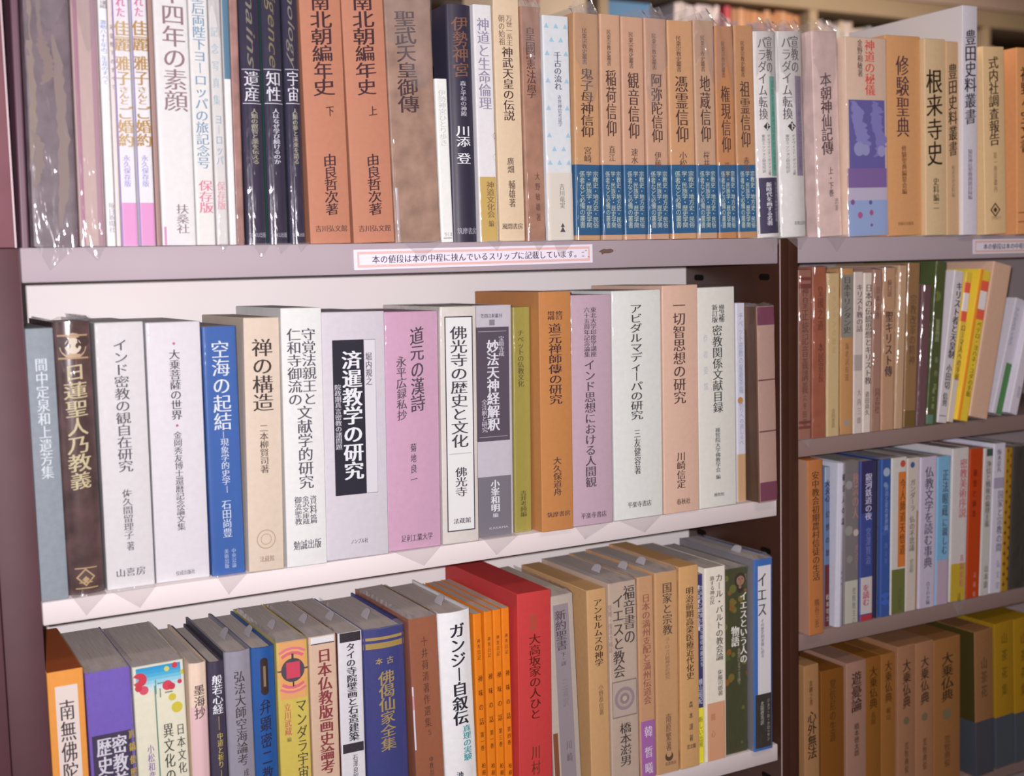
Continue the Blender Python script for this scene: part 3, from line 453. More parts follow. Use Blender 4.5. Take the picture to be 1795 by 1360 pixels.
(2,0.4106,0.0,-0.3257,0.0443,0.2573,0.0158,'box',(215,212,205),'white boxed volume whose title sits in a thin black frame',{'T':[('佛光寺の歴史と文化',0.0807,0.5928,0.5,0.46,(55,54,65),'m'),('佛光寺',0.6752,0.8016,0.52,0.32,(55,54,65),'m'),('=法蔵館',0.9043,0.28,0.78,0.0221,(55,54,65),'m')],'D':[('r',0.12,0.0405,0.9,0.9484,(55,54,65)),('r',0.15,0.0452,0.87,0.9435,(229,234,233)),('r',0.2,0.617,0.82,0.6194,(164,163,166))],'wrap':1}),
(2,0.4555,0.012,-0.3257,0.0499,0.2567,0.0153,'soft',(197,196,205),'silver volume with dark title panel and grey lower band',{'T':[('妙法天神経解釈',0.147,0.5408,0.5,0.3,(223,226,234),'b'),('宝鏡寺蔵',0.1323,0.2204,0.72,0.14,(198,198,209),'m'),('全注釈と研究',0.4022,0.5457,0.27,0.14,(198,198,209),'m'),('小峯和明',0.7549,0.8954,0.52,0.22,(225,230,234),'b'),('編',0.9004,0.9205,0.52,0.14,(225,230,234),'g'),('=笠間注釈叢刊',0.0446,0.2,0.75,0.017,(85,83,95),'m'),('=KASAMA',0.9659,0.35,0.85,0.0126,(198,198,209),'g')],'D':[('r',0.08,0.0933,0.92,0.5854,(80,71,89)),('r',0.14,0.1104,0.86,0.1128,(168,165,176)),('r',0.14,0.5656,0.86,0.568,(168,165,176)),('r',0,0.7399,1,0.999,(116,115,126)),('r',0.42,0.0617,0.56,0.086,(131,131,142))],'wrap':1,'flap':1}),
(2,0.5058,0.012,-0.3257,0.0232,0.2535,0.0153,'soft',(156,149,65),'narrow olive-green book set back beside the orange-brown box',{'T':[('チベットの仏教文化',0.099,0.3504,0.42,0.36,(87,79,35),'m'),('吉井考純編',0.814,0.9324,0.5,0.36,(87,79,35),'m')],'D':[],'wrap':1}),
(2,0.5311,-0.006,-0.3257,0.0414,0.2694,0.0086,'box',(185,128,76),'orange-brown boxed volume with pale left edge beside the olive book',{'T':[('修訂',0.0795,0.1171,0.62,0.22,(69,47,54),'m'),('増補',0.0795,0.1171,0.36,0.22,(69,47,54),'m'),('道元禅師傳の研究',0.1312,0.4672,0.48,0.4,(69,47,54),'m'),('大久保道舟',0.6874,0.8516,0.5,0.26,(84,62,62),'m'),('=筑摩書房',0.9292,0.15,0.9,0.0219,(84,62,62),'m')],'D':[]}),
(2,0.5728,-0.002,-0.3257,0.0562,0.2646,0.0086,'box',(195,171,186),'lilac boxed volume with long katakana title below a two-column heading',{'T':[('東北大学印度学講座',0.052,0.2674,0.56,0.14,(76,63,75),'m'),('六十五周年記念論集',0.052,0.2674,0.4,0.14,(76,63,75),'m'),('インド思想における人間観',0.2772,0.8333,0.46,0.26,(76,63,75),'m'),('=平楽寺書店',0.9564,0.2,0.84,0.0252,(76,63,75),'m')],'D':[],'wrap':1,'flap':1}),
(2,0.6311,-0.001,-0.3257,0.0695,0.2679,0.0027,'box',(224,231,226),'white boxed volume with katakana title between lilac and pinkish-beige boxes',{'T':[('アビダルマディーパの研究',0.0576,0.5637,0.48,0.24,(61,62,64),'m'),('三友健容著',0.6037,0.8051,0.48,0.13,(61,62,64),'m'),('=平楽寺書店',0.9368,0.26,0.76,0.0254,(61,62,64),'m')],'D':[],'wrap':1,'flap':1}),
(2,0.701,-0.003,-0.3257,0.0515,0.2717,0.0027,'box',(211,178,159),'pinkish-beige boxed volume, slightly taller than the two white boxes flanking it',{'T':[('一切智思想の研究',0.0594,0.5176,0.46,0.34,(76,58,56),'m'),('川崎信定',0.7294,0.8918,0.48,0.24,(76,58,56),'m'),('=春秋社',0.9504,0.34,0.74,0.0255,(76,58,56),'m')],'D':[]}),
(2,0.7548,-0.001,-0.3257,0.0563,0.2676,-0.0044,'box',(213,215,207),'greyish white boxed volume with faint pencil marks, last of the big boxes',{'T':[('増補',0.0772,0.1592,0.64,0.15,(63,64,66),'m'),('新訂版',0.0772,0.1592,0.46,0.15,(63,64,66),'m'),('密教関係文献目録',0.1695,0.5678,0.52,0.26,(63,64,66),'m'),('種智院大学佛教学会',0.6356,0.8401,0.5,0.13,(80,81,84),'m'),('編',0.8506,0.8716,0.5,0.12,(80,81,84),'m'),('作者要覧',0.19,0.4794,0.2,0.12,(189,192,198),'f'),('=種智院',0.9428,0.38,0.66,0.0158,(95,99,97),'m')],'D':[]}),
(2,0.8207,0.009,-0.3257,0.0144,0.2468,-0.0035,'soft',(202,204,217),'thin white paperback with beige foot, squeezed beside the string-bound book',{'T':[('チベット密教の星曼荼羅',0.0464,0.4517,0.5,0.5,(144,156,182),'g'),('悟りへの道しるべ',0.4948,0.7113,0.5,0.45,(161,163,182),'m')],'D':[('r',0,0.7577,1,0.999,(192,158,120)),('c',0.4,0.4862,0.3,(183,133,70))]}),
(2,0.8387,-0.012,-0.3257,0.0282,0.243,-0.0167,'bound',(184,153,141),'string-bound book with beige spine, maroon end caps and dark brown covers',{'T':[],'D':[('r',0,0.0031,1,0.0948,(116,56,83)),('r',0,0.8966,1,0.9945,(116,56,83)),('r',0,0.369,1,0.3763,(98,67,67)),('r',0,0.6315,1,0.6388,(98,67,67))],'wrap':2,'side':(122,91,72),'dep':0.13}),
(3,0.0008,0.0,-0.6449,0.0327,0.2521,-0.0001,'box',(223,151,69),'orange boxed volume with pasted cream label, first on the lowest shelf',{'T':[('南無佛陀',0.1097,0.4306,0.5,0.42,(69,58,62),'m')],'D':[],'topc':(157,81,40),'patch':(0.2,0.0573,0.82,0.98,(219,208,201))}),
(3,0.0355,0.0,-0.6449,0.0432,0.2463,-0.0067,'soft',(116,94,190),'purple-topped volume with dark band and bold white lettering in plastic',{'T':[('歴史文化',0.264,0.5636,0.32,0.32,(217,218,229),'b'),('密教美術',0.264,0.5636,0.66,0.32,(217,218,229),'b'),('真鍋俊照',0.2457,0.4526,0.94,0.14,(191,167,59),'b')],'D':[('r',0,0.2526,1,0.999,(57,48,79))],'wrap':2}),
(3,0.0792,0.0004,-0.6449,0.0503,0.2442,-0.0067,'soft',(230,231,207),'thick cream volume printed with red flowers and a yellow gourd',{'T':[('日本文化の',0.2569,0.5238,0.86,0.16,(71,68,63),'m'),('異文化の民',0.2475,0.5594,0.62,0.2,(57,56,53),'m'),('小松和彦',0.3228,0.4692,0.26,0.13,(132,103,174),'m'),('・編',0.474,0.5119,0.3,0.1,(132,103,174),'m')],'D':[('r',0,0.0092,1,0.0255,(27,158,211)),('r',0,0.0231,1,0.0394,(45,167,215)),('r',0,0.0371,1,0.0534,(72,179,219)),('r',0,0.0511,1,0.0674,(111,197,225)),('r',0,0.0651,1,0.0814,(149,213,231)),('r',0,0.0791,1,0.0954,(184,225,231)),('r',0,0.093,1,0.1094,(211,233,227)),('c',0.13,0.0557,0.14,(207,50,73)),('c',0.2,0.1,0.09,(215,80,105)),('c',0.1,0.0884,0.07,(207,50,73)),('c',0.66,0.0954,0.1,(215,58,81)),('c',0.74,0.1024,0.07,(199,48,71)),('c',0.82,0.0185,0.06,(207,50,73)),('c',0.97,0.0511,0.05,(222,199,63)),('c',0.66,0.0278,0.05,(222,215,95)),('c',0.9,0.0884,0.045,(207,50,73)),('c',0.74,0.1468,0.075,(211,199,57)),('c',0.82,0.1912,0.11,(211,199,57)),('r',0.4,0.0884,0.425,0.5594,(86,137,122)),('r',0.42,0.0651,0.44,0.1234,(86,137,122)),('r',0.5,0.1024,0.52,0.1398,(71,121,91)),('r',0.6,0.1211,0.75,0.1257,(71,121,91)),('r',0.46,0.0791,0.6,0.0837,(71,137,122))],'wrap':2}),
(3,0.1298,0.0004,-0.6449,0.0182,0.2368,0.0096,'hard',(223,203,183),'narrow cream-pink book with brushed three-character title',{'T':[('墨海抄',0.09,0.2366,0.52,0.58,(84,68,70),'f')],'D':[('r',0,0.1877,1,0.999,(217,184,187))]}),
(3,0.1493,0.0,-0.6449,0.0168,0.235,0.0062,'hard',(65,59,78),'dark slate narrow volume with white title and yellow subtitle',{'T':[('般若心経',0.0557,0.2266,0.52,0.62,(223,227,233),'m'),('中道と祈り',0.3062,0.4611,0.55,0.36,(188,172,78),'m')],'D':[('r',0.5,0.2365,0.54,0.2962,(158,148,89)),('r',0.52,0.4712,0.56,0.5968,(158,148,89))]}),
(3,0.1678,0.0,-0.6449,0.0274,0.242,0.0007,'hard',(142,140,153),'grey cloth volume with dark engraved title, next to the blue hardback',{'T':[('弘法大師空海論考',0.0816,0.4866,0.5,0.4,(69,58,58),'m'),('成',0.5014,0.5358,0.6,0.2,(84,72,69),'m')],'D':[],'slip':1,'boards':(69,66,81)}),
(3,0.1956,0.009,-0.6449,0.0259,0.2385,0.0053,'hard',(37,84,150),'blue cloth hardback with small dark plaque above its title',{'T':[('弁顕密二教論',0.2214,0.6663,0.5,0.42,(43,41,66),'f')],'D':[('r',0.36,0.0614,0.68,0.1913,(54,41,43)),('c',0.52,0.0614,0.16,(54,41,43)),('c',0.52,0.1913,0.16,(54,41,43)),('r',0.47,0.0813,0.57,0.1713,(130,114,86))],'slip':1}),
(3,0.2218,0.009,-0.6449,0.0343,0.2412,0.0054,'soft',(211,194,89),'yellow volume with pink and red mandala emblem at its top',{'T':[('マンダラ宇宙論',0.2586,0.6733,0.72,0.34,(72,65,48),'m'),('立川武蔵',0.2687,0.4096,0.28,0.22,(195,91,97),'m'),('編',0.4197,0.4399,0.3,0.14,(72,65,48),'g')],'D':[('r',0,0.001,1,0.2536,(227,170,105)),('c',0.5,0.1284,0.74,(219,122,139)),('c',0.5,0.1284,0.66,(233,178,107)),('c',0.5,0.1284,0.6,(219,107,125)),('c',0.5,0.1284,0.5,(231,170,97)),('c',0.5,0.1284,0.38,(72,69,81)),('r',0.29,0.0934,0.73,0.1634,(211,65,93)),('r',0.47,0.056,0.54,0.0835,(58,53,65)),('r',0.48,0.1734,0.53,0.2009,(58,53,65)),('r',0,0.1234,0.14,0.1309,(88,69,81)),('r',0.86,0.1234,1,0.1309,(88,69,81)),('r',0,0.001,1,0.0037,(211,162,113))],'wrap':2,'slip':1}),
(3,0.2568,0.009,-0.6449,0.0308,0.2413,0.0045,'soft',(216,188,162),'pinkish tan volume with bold dark red title below a white top strip',{'T':[('日本仏教版画史論考',0.0576,0.6176,0.54,0.5,(135,49,57),'b')],'D':[('r',0,0.0047,1,0.0324,(231,233,234)),('r',0,0.0324,1,0.0374,(73,62,69))],'wrap':2,'slip':1}),
(3,0.288,0.009,-0.6449,0.0282,0.2397,0.0072,'soft',(227,230,234),'white-and-black banded volume with bold black title, beside the navy gold-lettered one',{'T':[('タイの',0.0481,0.156,0.5,0.36,(43,41,53),'b'),('寺院壁画と',0.156,0.3316,0.52,0.4,(43,41,53),'b'),('石造建築',0.3316,0.4926,0.54,0.4,(43,41,53),'b'),('石澤良昭',0.5552,0.6703,0.56,0.2,(73,70,82),'m')],'D':[('r',0,0.001,1,0.0429,(35,31,41)),('r',0,0.5031,1,0.5448,(43,37,49))],'wrap':1,'slip':1,'gloss':0.25,'boards':(120,50,41)}),
(3,0.3189,0.009,-0.6449,0.0496,0.2383,-0.0026,'hard',(51,60,127),'navy cloth volume with gold bands and gold brushed title',{'T':[('古',0.1354,0.167,0.6,0.16,(179,159,90),'f'),('本',0.1354,0.167,0.34,0.16,(179,159,90),'f'),('佛偈仙家全集',0.1986,0.5698,0.5,0.36,(167,146,82),'f')],'D':[('r',0.02,0.041,0.98,0.0541,(175,148,74)),('r',0.02,0.0672,0.98,0.0934,(167,142,74))],'wrap':2,'slip':1}),
(3,0.3732,0.004,-0.6449,0.0348,0.2439,-0.0203,'soft',(155,94,63),'brown cloth volume in plastic with faint title, beside the white katakana-titled one',{'T':[('十井荷清著作選集',0.0841,0.5091,0.5,0.22,(93,53,38),'m'),('５',0.5144,0.5461,0.54,0.16,(93,53,38),'m'),('中教出版',0.6417,0.759,0.54,0.14,(93,53,38),'m')],'D':[('r',0,0.3088,0.05,0.5992,(220,220,234)),('r',0,0.3508,0.06,0.414,(202,78,96))],'wrap':2}),
(3,0.4084,0.0,-0.6449,0.0394,0.2439,-0.0203,'hard',(229,232,234),'white volume with heavy black katakana title and teal subtitle',{'T':[('ガンジー自叙伝',0.0521,0.5237,0.52,0.46,(43,43,53),'b'),('真理の実験',0.529,0.6954,0.68,0.26,(73,163,166),'b'),('池田',0.7385,0.8033,0.4,0.2,(59,59,69),'b')],'D':[],'slip':1,'gloss':0.3,'boards':(59,141,93)}),
(3,0.4482,0.004,-0.6449,0.0111,0.2368,-0.0077,'soft',(223,127,29),'first of four slim orange paperbacks, touching the white katakana-titled volume',{'T':[('禅味の話',0.2776,0.5541,0.55,0.5,(92,46,17),'m'),('神秀日記',0.1184,0.2226,0.5,0.35,(122,67,25),'m'),('第一巻',0.568,0.6655,0.55,0.4,(92,46,17),'m'),('柏樹社',0.7185,0.8193,0.6,0.4,(92,46,17),'m')],'D':[],'g':'slim orange paperbacks'}),
(3,0.4596,0.004,-0.6449,0.0106,0.2373,0.0018,'soft',(223,127,29),'second of four slim orange paperbacks in one plastic bundle',{'T':[('禅味の話',0.2777,0.5543,0.55,0.5,(92,46,17),'m'),('神秀日記',0.1185,0.2227,0.5,0.35,(122,67,25),'m'),('第一巻',0.5682,0.6657,0.55,0.4,(92,46,17),'m'),('柏樹社',0.7299,0.8306,0.6,0.4,(92,46,17),'m')],'D':[],'g':'slim orange paperbacks'}),
(3,0.4708,0.004,-0.6449,0.0105,0.2375,0.0014,'soft',(225,127,29),'third of four slim orange paperbacks in one plastic bundle',{'T':[('禅味の話',0.2784,0.5559,0.55,0.5,(92,46,17),'m'),('神秀日記',0.1186,0.2232,0.5,0.35,(122,67,25),'m'),('第三巻',0.5698,0.6676,0.55,0.4,(92,46,17),'m'),('柏樹社',0.7404,0.8415,0.6,0.4,(92,46,17),'m')],'D':[],'g':'slim orange paperbacks'}),
(3,0.4818,0.004,-0.6449,0.0102,0.2378,0.0012,'soft',(222,126,29),'fourth slim orange paperback, touching the red boxed volume',{'T':[('禅味の話',0.2789,0.5571,0.55,0.5,(91,46,17),'m'),('神秀日記',0.1188,0.2236,0.5,0.35,(121,66,25),'m'),('第四巻',0.5711,0.6691,0.55,0.4,(91,46,17),'m'),('柏樹社',0.7506,0.852,0.6,0.4,(91,46,17),'m')],'D':[],'g':'slim orange paperbacks'}),
(3,0.4924,-0.008,-0.6449,0.0433,0.2539,0.0138,'box',(193,63,63),'large red boxed volume with gold-edged title',{'T':[('若冠記',0.1002,0.1723,0.46,0.2,(140,95,61),'m'),('大高坂家の人ひと',0.1878,0.5772,0.5,0.34,(91,38,26),'m'),('川村',0.6923,0.8343,0.5,0.26,(107,55,34),'m')],'D':[],'dep':0.185}),
(3,0.5475,0.008,-0.6449,0.0387,0.2406,-0.0339,'box',(191,181,168),'greyish-beige plastic-wrapped volume with grey title label, beside the red box',{'T':[('新約聖書',0.0735,0.2707,0.52,0.38,(79,67,76),'m'),('下・詳',0.282,0.3499,0.56,0.18,(96,85,93),'m'),('三浦訳',0.4124,0.5549,0.56,0.2,(142,129,133),'m'),('川崎',0.7153,0.8421,0.6,0.2,(115,102,106),'m')],'D':[('r',0.28,0.0455,0.82,0.999,(152,144,150)),('r',0.0,0.6751,0.22,0.999,(132,76,45))],'wrap':2}),
(3,0.5952,0.002,-0.6449,0.0267,0.2418,-0.0098,'box',(196,157,110),'tan boxed volume with plain katakana title in black',{'T':[('アンセルムスの神学',0.0473,0.3806,0.54,0.44,(63,47,45),'m'),('小野恭信著',0.4716,0.6259,0.6,0.24,(128,101,75),'m')],'D':[]}),
(3,0.6223,0.0,-0.6449,0.0404,0.247,-0.0054,'soft',(195,177,159),'beige wrapped book with large black title and square mandala print',{'T':[('福音書の',0.02,0.3096,0.72,0.4,(66,56,56),'m'),('イエスと教会',0.0588,0.4666,0.32,0.4,(66,56,56),'m'),('橋本滋男',0.6925,0.9086,0.5,0.4,(66,56,56),'m'),('受難・復活の福音',0.1033,0.3376,0.04,0.12,(150,132,114),'m')],'D':[('r',0.06,0.4835,0.94,0.6642,(135,118,109)),('r',0.08,0.4892,0.92,0.6585,(191,175,163)),('c',0.5,0.5737,0.36,(156,139,145)),('c',0.5,0.5737,0.26,(183,168,159)),('c',0.5,0.5737,0.17,(150,132,136)),('c',0.5,0.5737,0.08,(200,183,163))],'wrap':2,'slip':1}),
(3,0.6631,0.0,-0.6449,0.0236,0.2485,-0.004,'soft',(204,160,118),'tan book with faded reddish title and purple foot band with white characters',{'T':[('日本の満州支配と満州伝道会',0.0844,0.6301,0.5,0.5,(154,89,75),'m'),('韓',0.7381,0.7951,0.52,0.5,(229,223,234),'m'),('晳',0.8408,0.898,0.52,0.5,(229,223,234),'m'),('曦',0.9209,0.9783,0.52,0.5,(229,223,234),'m')],'D':[('r',0,0.7125,1,0.999,(171,107,180))],'wrap':1,'slip':1}),
(3,0.6871,0.0004,-0.6449,0.0343,0.2503,0.0015,'soft',(207,164,115),'tan plastic-wrapped book with faint title and round dark publisher mark at foot',{'T':[('国家と宗教',0.0541,0.3117,0.52,0.42,(84,64,53),'m'),('ヨーロッパ精神史の研究',0.323,0.5319,0.5,0.2,(155,122,85),'m'),('南原繁著',0.7022,0.8907,0.52,0.24,(119,90,67),'m'),('=岩波書店',0.9538,0.35,0.85,0.0172,(119,90,67),'m')],'D':[('c',0.54,0.9194,0.18,(84,64,48)),('c',0.54,0.9079,0.11,(207,164,115))],'wrap':2,'slip':1}),
(3,0.7218,-0.002,-0.6449,0.0282,0.2522,0.0015,'box',(205,162,110),'light tan boxed volume, tallest beside the thin navy and yellow paperback',{'T':[('明治前期高梁医療近代化史',0.1017,0.5584,0.52,0.4,(64,47,40),'m'),('森本謹著',0.6552,0.8785,0.54,0.2,(81,63,51),'m'),('=思文閣',0.8929,0.3,0.78,0.023,(64,47,40),'m')],'D':[]}),
(3,0.7504,0.003,-0.6449,0.0105,0.2378,0.0015,'soft',(60,63,113),'thin navy paperback with bright yellow foot band',{'T':[('第三の波をめぐる危機',0.0541,0.2946,0.3,0.4,(215,220,234),'b'),('カルバン出会いから信仰の旅立ち',0.0541,0.4883,0.7,0.4,(215,220,234),'g'),('横山昭紀',0.5491,0.6833,0.5,0.6,(207,212,234),'g'),('新しい出発',0.7506,0.9164,0.5,0.6,(105,96,31),'g')],'D':[('r',0,0.7047,1,0.999,(234,226,58))]}),
(3,0.7614,0.0,-0.6449,0.032,0.2449,0.0015,'soft',(231,227,212),'white book with salmon foot band, between thin navy paperback and green flowery cover',{'T':[('カール・バルトの教会論',0.0374,0.4838,0.68,0.34,(83,76,67),'m'),('旅する神の民',0.0432,0.1894,0.34,0.22,(101,94,85),'m'),('佐藤司郎著',0.5311,0.6677,0.7,0.24,(101,94,85),'m'),('関心',0.7273,0.9008,0.34,0.2,(179,124,94),'m')],'D':[('r',0,0.6975,1,0.999,(214,161,126))]}),
(3,0.7938,0.0051,-0.6449,0.0377,0.2384,0.0047,'soft',(64,70,36),"dark green sunflower-printed book with a bearded man's face near its top",{'T':[('イエスという人の',0.1324,0.5182,0.8,0.3,(233,234,226),'b'),('物語',0.3095,0.4198,0.44,0.34,(233,234,226),'b'),('長老派によるイエス語り',0.4321,0.6292,0.6,0.13,(181,179,155),'g')],'D':[('c',0.236,0.1293,0.09,(142,91,31)),('c',0.09,0.0508,0.105,(105,110,41)),('c',0.8,0.7598,0.072,(105,110,41)),('c',0.277,0.195,0.061,(142,91,31)),('c',0.943,0.0562,0.114,(105,110,41)),('c',0.8,0.2146,0.081,(105,110,41)),('c',0.087,0.607,0.117,(142,91,31)),('c',0.178,0.4807,0.059,(105,110,41)),('c',0.007,0.3079,0.12,(105,110,41)),('c',0.848,0.5139,0.091,(105,110,41)),('c',0.431,0.1842,0.081,(124,110,36)),('c',0.081,0.4703,0.15,(71,91,36)),('c',0.701,0.1689,0.117,(124,110,36)),('c',0.413,0.2234,0.113,(105,110,41)),('c',0.184,0.4448,0.109,(142,91,31)),('c',0.904,0.1273,0.056,(142,91,31)),('c',0.277,0.5844,0.136,(124,110,36)),('c',0.331,0.1996,0.096,(124,110,36)),('c',0.357,0.1099,0.146,(105,110,41)),('c',0.735,0.9474,0.052,(105,110,41)),('c',0.322,0.1763,0.115,(124,110,36)),('c',0.293,0.2127,0.094,(142,91,31)),('c',0.25,0.6003,0.066,(124,110,36)),('c',0.363,0.4628,0.087,(105,110,41)),('c',0.997,0.5741,0.094,(142,91,31)),('c',0.424,0.2283,0.056,(124,110,36)),('c',0.66,0.0655,0.24,(53,36,27)),('c',0.68,0.0716,0.17,(160,122,98)),('c',0.66,0.1172,0.13,(53,36,27)),('c',0.66,0.105,0.06,(160,122,98)),('c',0.62,0.0625,0.025,(53,36,27)),('c',0.75,0.0625,0.025,(53,36,27)),('r',0.67,0.0655,0.7,0.0868,(135,98,74))],'wrap':2}),
(3,0.8319,-0.006,-0.6449,0.0307,0.2474,0.0047,'soft',(53,112,192),'blue-spined book with tall white label and dark foot, last on the lowest shelf',{'T':[('イエス',0.0686,0.2986,0.42,0.5,(53,49,61),'m'),('その歴史的実像に迫る',0.3104,0.5123,0.44,0.18,(125,124,139),'m'),('ジョン・Ｄ・クロッサン',0.7334,0.956,0.76,0.14,(206,206,197),'g'),('太田修司訳',0.7394,0.8656,0.42,0.18,(206,206,197),'g')],'D':[('r',0.2,0.0363,0.9,0.7035,(229,231,234)),('r',0,0.7035,1,0.9862,(49,46,39))],'wrap':2,'slip':1,'side':(125,124,129)}),
(4,0.91,0.0,-0.255,0.023,0.2149,0.0077,'soft',(153,106,89),"brown wrapped book with maroon stripes, first on the far case's upper shelf",{'T':[('神皇正統記音義講義',0.0841,0.7273,0.5,0.48,(106,63,54),'m'),('六平田著',0.7273,0.9237,0.5,0.3,(106,63,54),'m')],'D':[('r',0,0.041,1,0.0609,(121,52,49)),('r',0,0.0808,1,0.1074,(121,52,49)),('r',0,0.8898,1,0.9067,(121,52,49)),('r',0,0.9203,1,0.9373,(121,52,49))],'wrap':2,'flap':1}),
(4,0.9337,0.0,-0.255,0.0241,0.2183,0.0062,'soft',(158,90,62),'reddish brown wrapped book next to the maroon-striped one',{'T':[('皇國之道',0.1081,0.3726,0.55,0.4,(106,54,40),'m'),('本居宣長',0.4391,0.6724,0.6,0.4,(106,54,40),'m')],'D':[],'wrap':2,'mott':0.15}),
(4,0.9586,0.0,-0.255,0.0222,0.2098,0.0043,'soft',(208,185,136),'pale cream wrapped book with faint lettering, beside the grey-labelled tan volume',{'T':[('キリシタンの歴史',0.0747,0.4914,0.55,0.3,(194,166,113),'m'),('吉川書房',0.828,0.9479,0.5,0.26,(141,112,72),'m')],'D':[],'wrap':2}),
(4,0.9812,0.0,-0.255,0.023,0.2155,0.0043,'box',(197,149,95),'tan volume with large grey pasted label',{'T':[('日本キリシタン史',0.0484,0.388,0.5,0.58,(88,72,61),'m'),('海老沢有道',0.4426,0.6756,0.5,0.3,(143,106,66),'m')],'D':[('r',0.3,0.9099,0.7,0.9445,(161,156,148))],'wrap':1,'patch':(0.04,0.0383,0.98,0.4119,(139,140,133))}),
(4,1.0046,0.0,-0.255,0.0159,0.2099,0.0061,'soft',(205,194,188),'whitish book with dark katakana title and grey band',{'T':[('キリスト教の話',0.0742,0.3691,0.6,0.7,(104,81,88),'m'),('大内三郎',0.7157,0.9473,0.6,0.4,(140,121,126),'m')],'D':[('r',0,0.5102,1,0.6093,(168,160,157))]}),
(4,1.021,0.0,-0.255,0.0144,0.2082,0.011,'soft',(215,205,195),'narrow white book with long black title',{'T':[('日本の伝統思想とキリスト教',0.0691,0.6971,0.55,0.8,(87,74,75),'m'),('道田尚久',0.7402,0.8916,0.5,0.5,(87,74,75),'m')],'D':[]}),
(4,1.0358,0.0,-0.255,0.0166,0.213,0.0162,'soft',(167,129,111),'brownish wrapped book with bright plastic streak down its edge',{'T':[('日本宗教',0.0992,0.3085,0.5,0.4,(127,87,72),'m'),('同志社',0.7302,0.8894,0.6,0.5,(110,72,57),'m')],'D':[],'wrap':2}),
(4,1.0532,0.0,-0.255,0.024,0.2147,0.0141,'soft',(194,154,120),'tan wrapped book with bold black vertical title mixing kanji and katakana',{'T':[('蘇口語',0.074,0.1782,0.5,0.35,(113,87,78),'m'),('聖キリスト傳',0.2653,0.6683,0.5,0.56,(74,55,51),'b')],'D':[],'wrap':2}),
(4,1.0777,0.0,-0.255,0.0158,0.2171,0.0338,'soft',(200,168,134),'plain beige wrapped book with no visible title',{'T':[],'D':[],'wrap':2}),
(4,1.0941,0.0,-0.255,0.0233,0.2198,0.0326,'soft',(153,117,75),'dark tan book with blurred brown title, leaning beside the purple-wrapped book',{'T':[('宗教改革の精神',0.1897,0.6184,0.5,0.5,(106,77,49),'m')],'D':[('r',0.0,0.8972,1,0.999,(114,89,34))],'wrap':1}),
(4,1.1178,0.0,-0.255,0.0181,0.1899,0.0545,'soft',(109,76,83),'dark purple-brown slim book with bright plastic fold along its edge',{'T':[],'D':[],'wrap':2}),
(4,1.1363,0.0,-0.255,0.0206,0.2208,0.0774,'soft',(73,89,38),'dark green volume with small pale lettering leaning to the side',{'T':[('聖書物語',0.352,0.4915,0.5,0.4,(173,183,133),'g'),('新約篇',0.5614,0.8067,0.6,0.3,(153,163,112),'g'),('教文館',0.7716,0.9121,0.5,0.25,(173,183,133),'g')],'D':[('c',0.3,0.2127,0.35,(106,127,58)),('r',0.0,0.9402,0.6,0.9965,(94,140,123))],'wrap':1}),
(4,1.1574,0.0,-0.255,0.0188,0.208,0.1515,'soft',(211,207,213),'white book with bold black vertical katakana title leaning beside the yellow pair',{'T':[('キリスト者と天皇制',0.0722,0.5752,0.62,0.62,(57,57,60),'b'),('小田切',0.6128,0.7783,0.55,0.52,(76,77,80),'b'),('信男',0.8009,0.8912,0.5,0.5,(76,77,80),'b')],'D':[('r',0.1,0.9515,0.8,0.9572,(115,115,116))]}),
(4,1.1768,0.0,-0.255,0.012,0.2065,0.1705,'soft',(226,196,80),'slim yellow book with red and white bands, next to the bold-titled white book',{'T':[('ローマ人への手紙',0.3472,0.7208,0.6,0.7,(112,90,45),'m')],'D':[('r',0,0.0692,1,0.1377,(234,102,78)),('r',0,0.1377,1,0.2596,(234,228,232)),('r',0,0.2596,1,0.3281,(234,102,78)),('r',0,0.7093,1,0.999,(207,201,198))],'g':'yellow banded leaning books'}),
(4,1.1892,-0.0055,-0.255,0.0215,0.2092,0.2081,'soft',(234,205,64),'wider yellow book with red and white bands and orange edge, leaning against pinkish-beige volume',{'T':[('ペテロ・ヨハネ・ユダの手紙',0.3391,0.8394,0.62,0.4,(113,91,45),'m')],'D':[('r',0,0.0699,1,0.1381,(234,102,78)),('r',0,0.1381,1,0.2595,(234,229,232)),('r',0,0.2595,1,0.3277,(234,102,78)),('r',0,0.001,0.26,0.999,(234,152,43))],'g':'yellow banded leaning books'}),
(4,1.2116,-0.006,-0.255,0.037,0.2159,0.2127,'soft',(212,177,153),'thick plain pinkish-beige volume leaning to the side',{'T':[],'D':[]}),
(4,1.2746,0.009,-0.255,0.0215,0.1674,0.2836,'soft',(204,202,215),'white leaning paperback with blue lettering and green foot',{'T':[('アウグスティヌス',0.0822,0.4058,0.3,0.4,(120,130,184),'g')],'D':[('r',0.35,0.5549,1,0.999,(77,135,78))]}),
(4,1.2984,0.0,-0.255,0.0188,0.1573,0.2774,'soft',(216,212,227),"small white book leaning at the frame's edge",{'T':[('聖書',0.7435,0.8491,0.6,0.4,(164,161,178),'m')],'D':[]}),
(5,0.9181,-0.012,-0.5075,0.025,0.2271,-0.0107,'box',(178,115,67),"orange-tan boxed volume, first on the far case's middle shelf, with pale side",{'T':[('安中教会初期農村信徒の生活',0.0632,0.6882,0.5,0.48,(78,50,37),'m'),('隅谷三喜',0.7935,0.9586,0.52,0.3,(112,72,45),'m')],'D':[],'side':(177,137,115),'dep':0.14}),
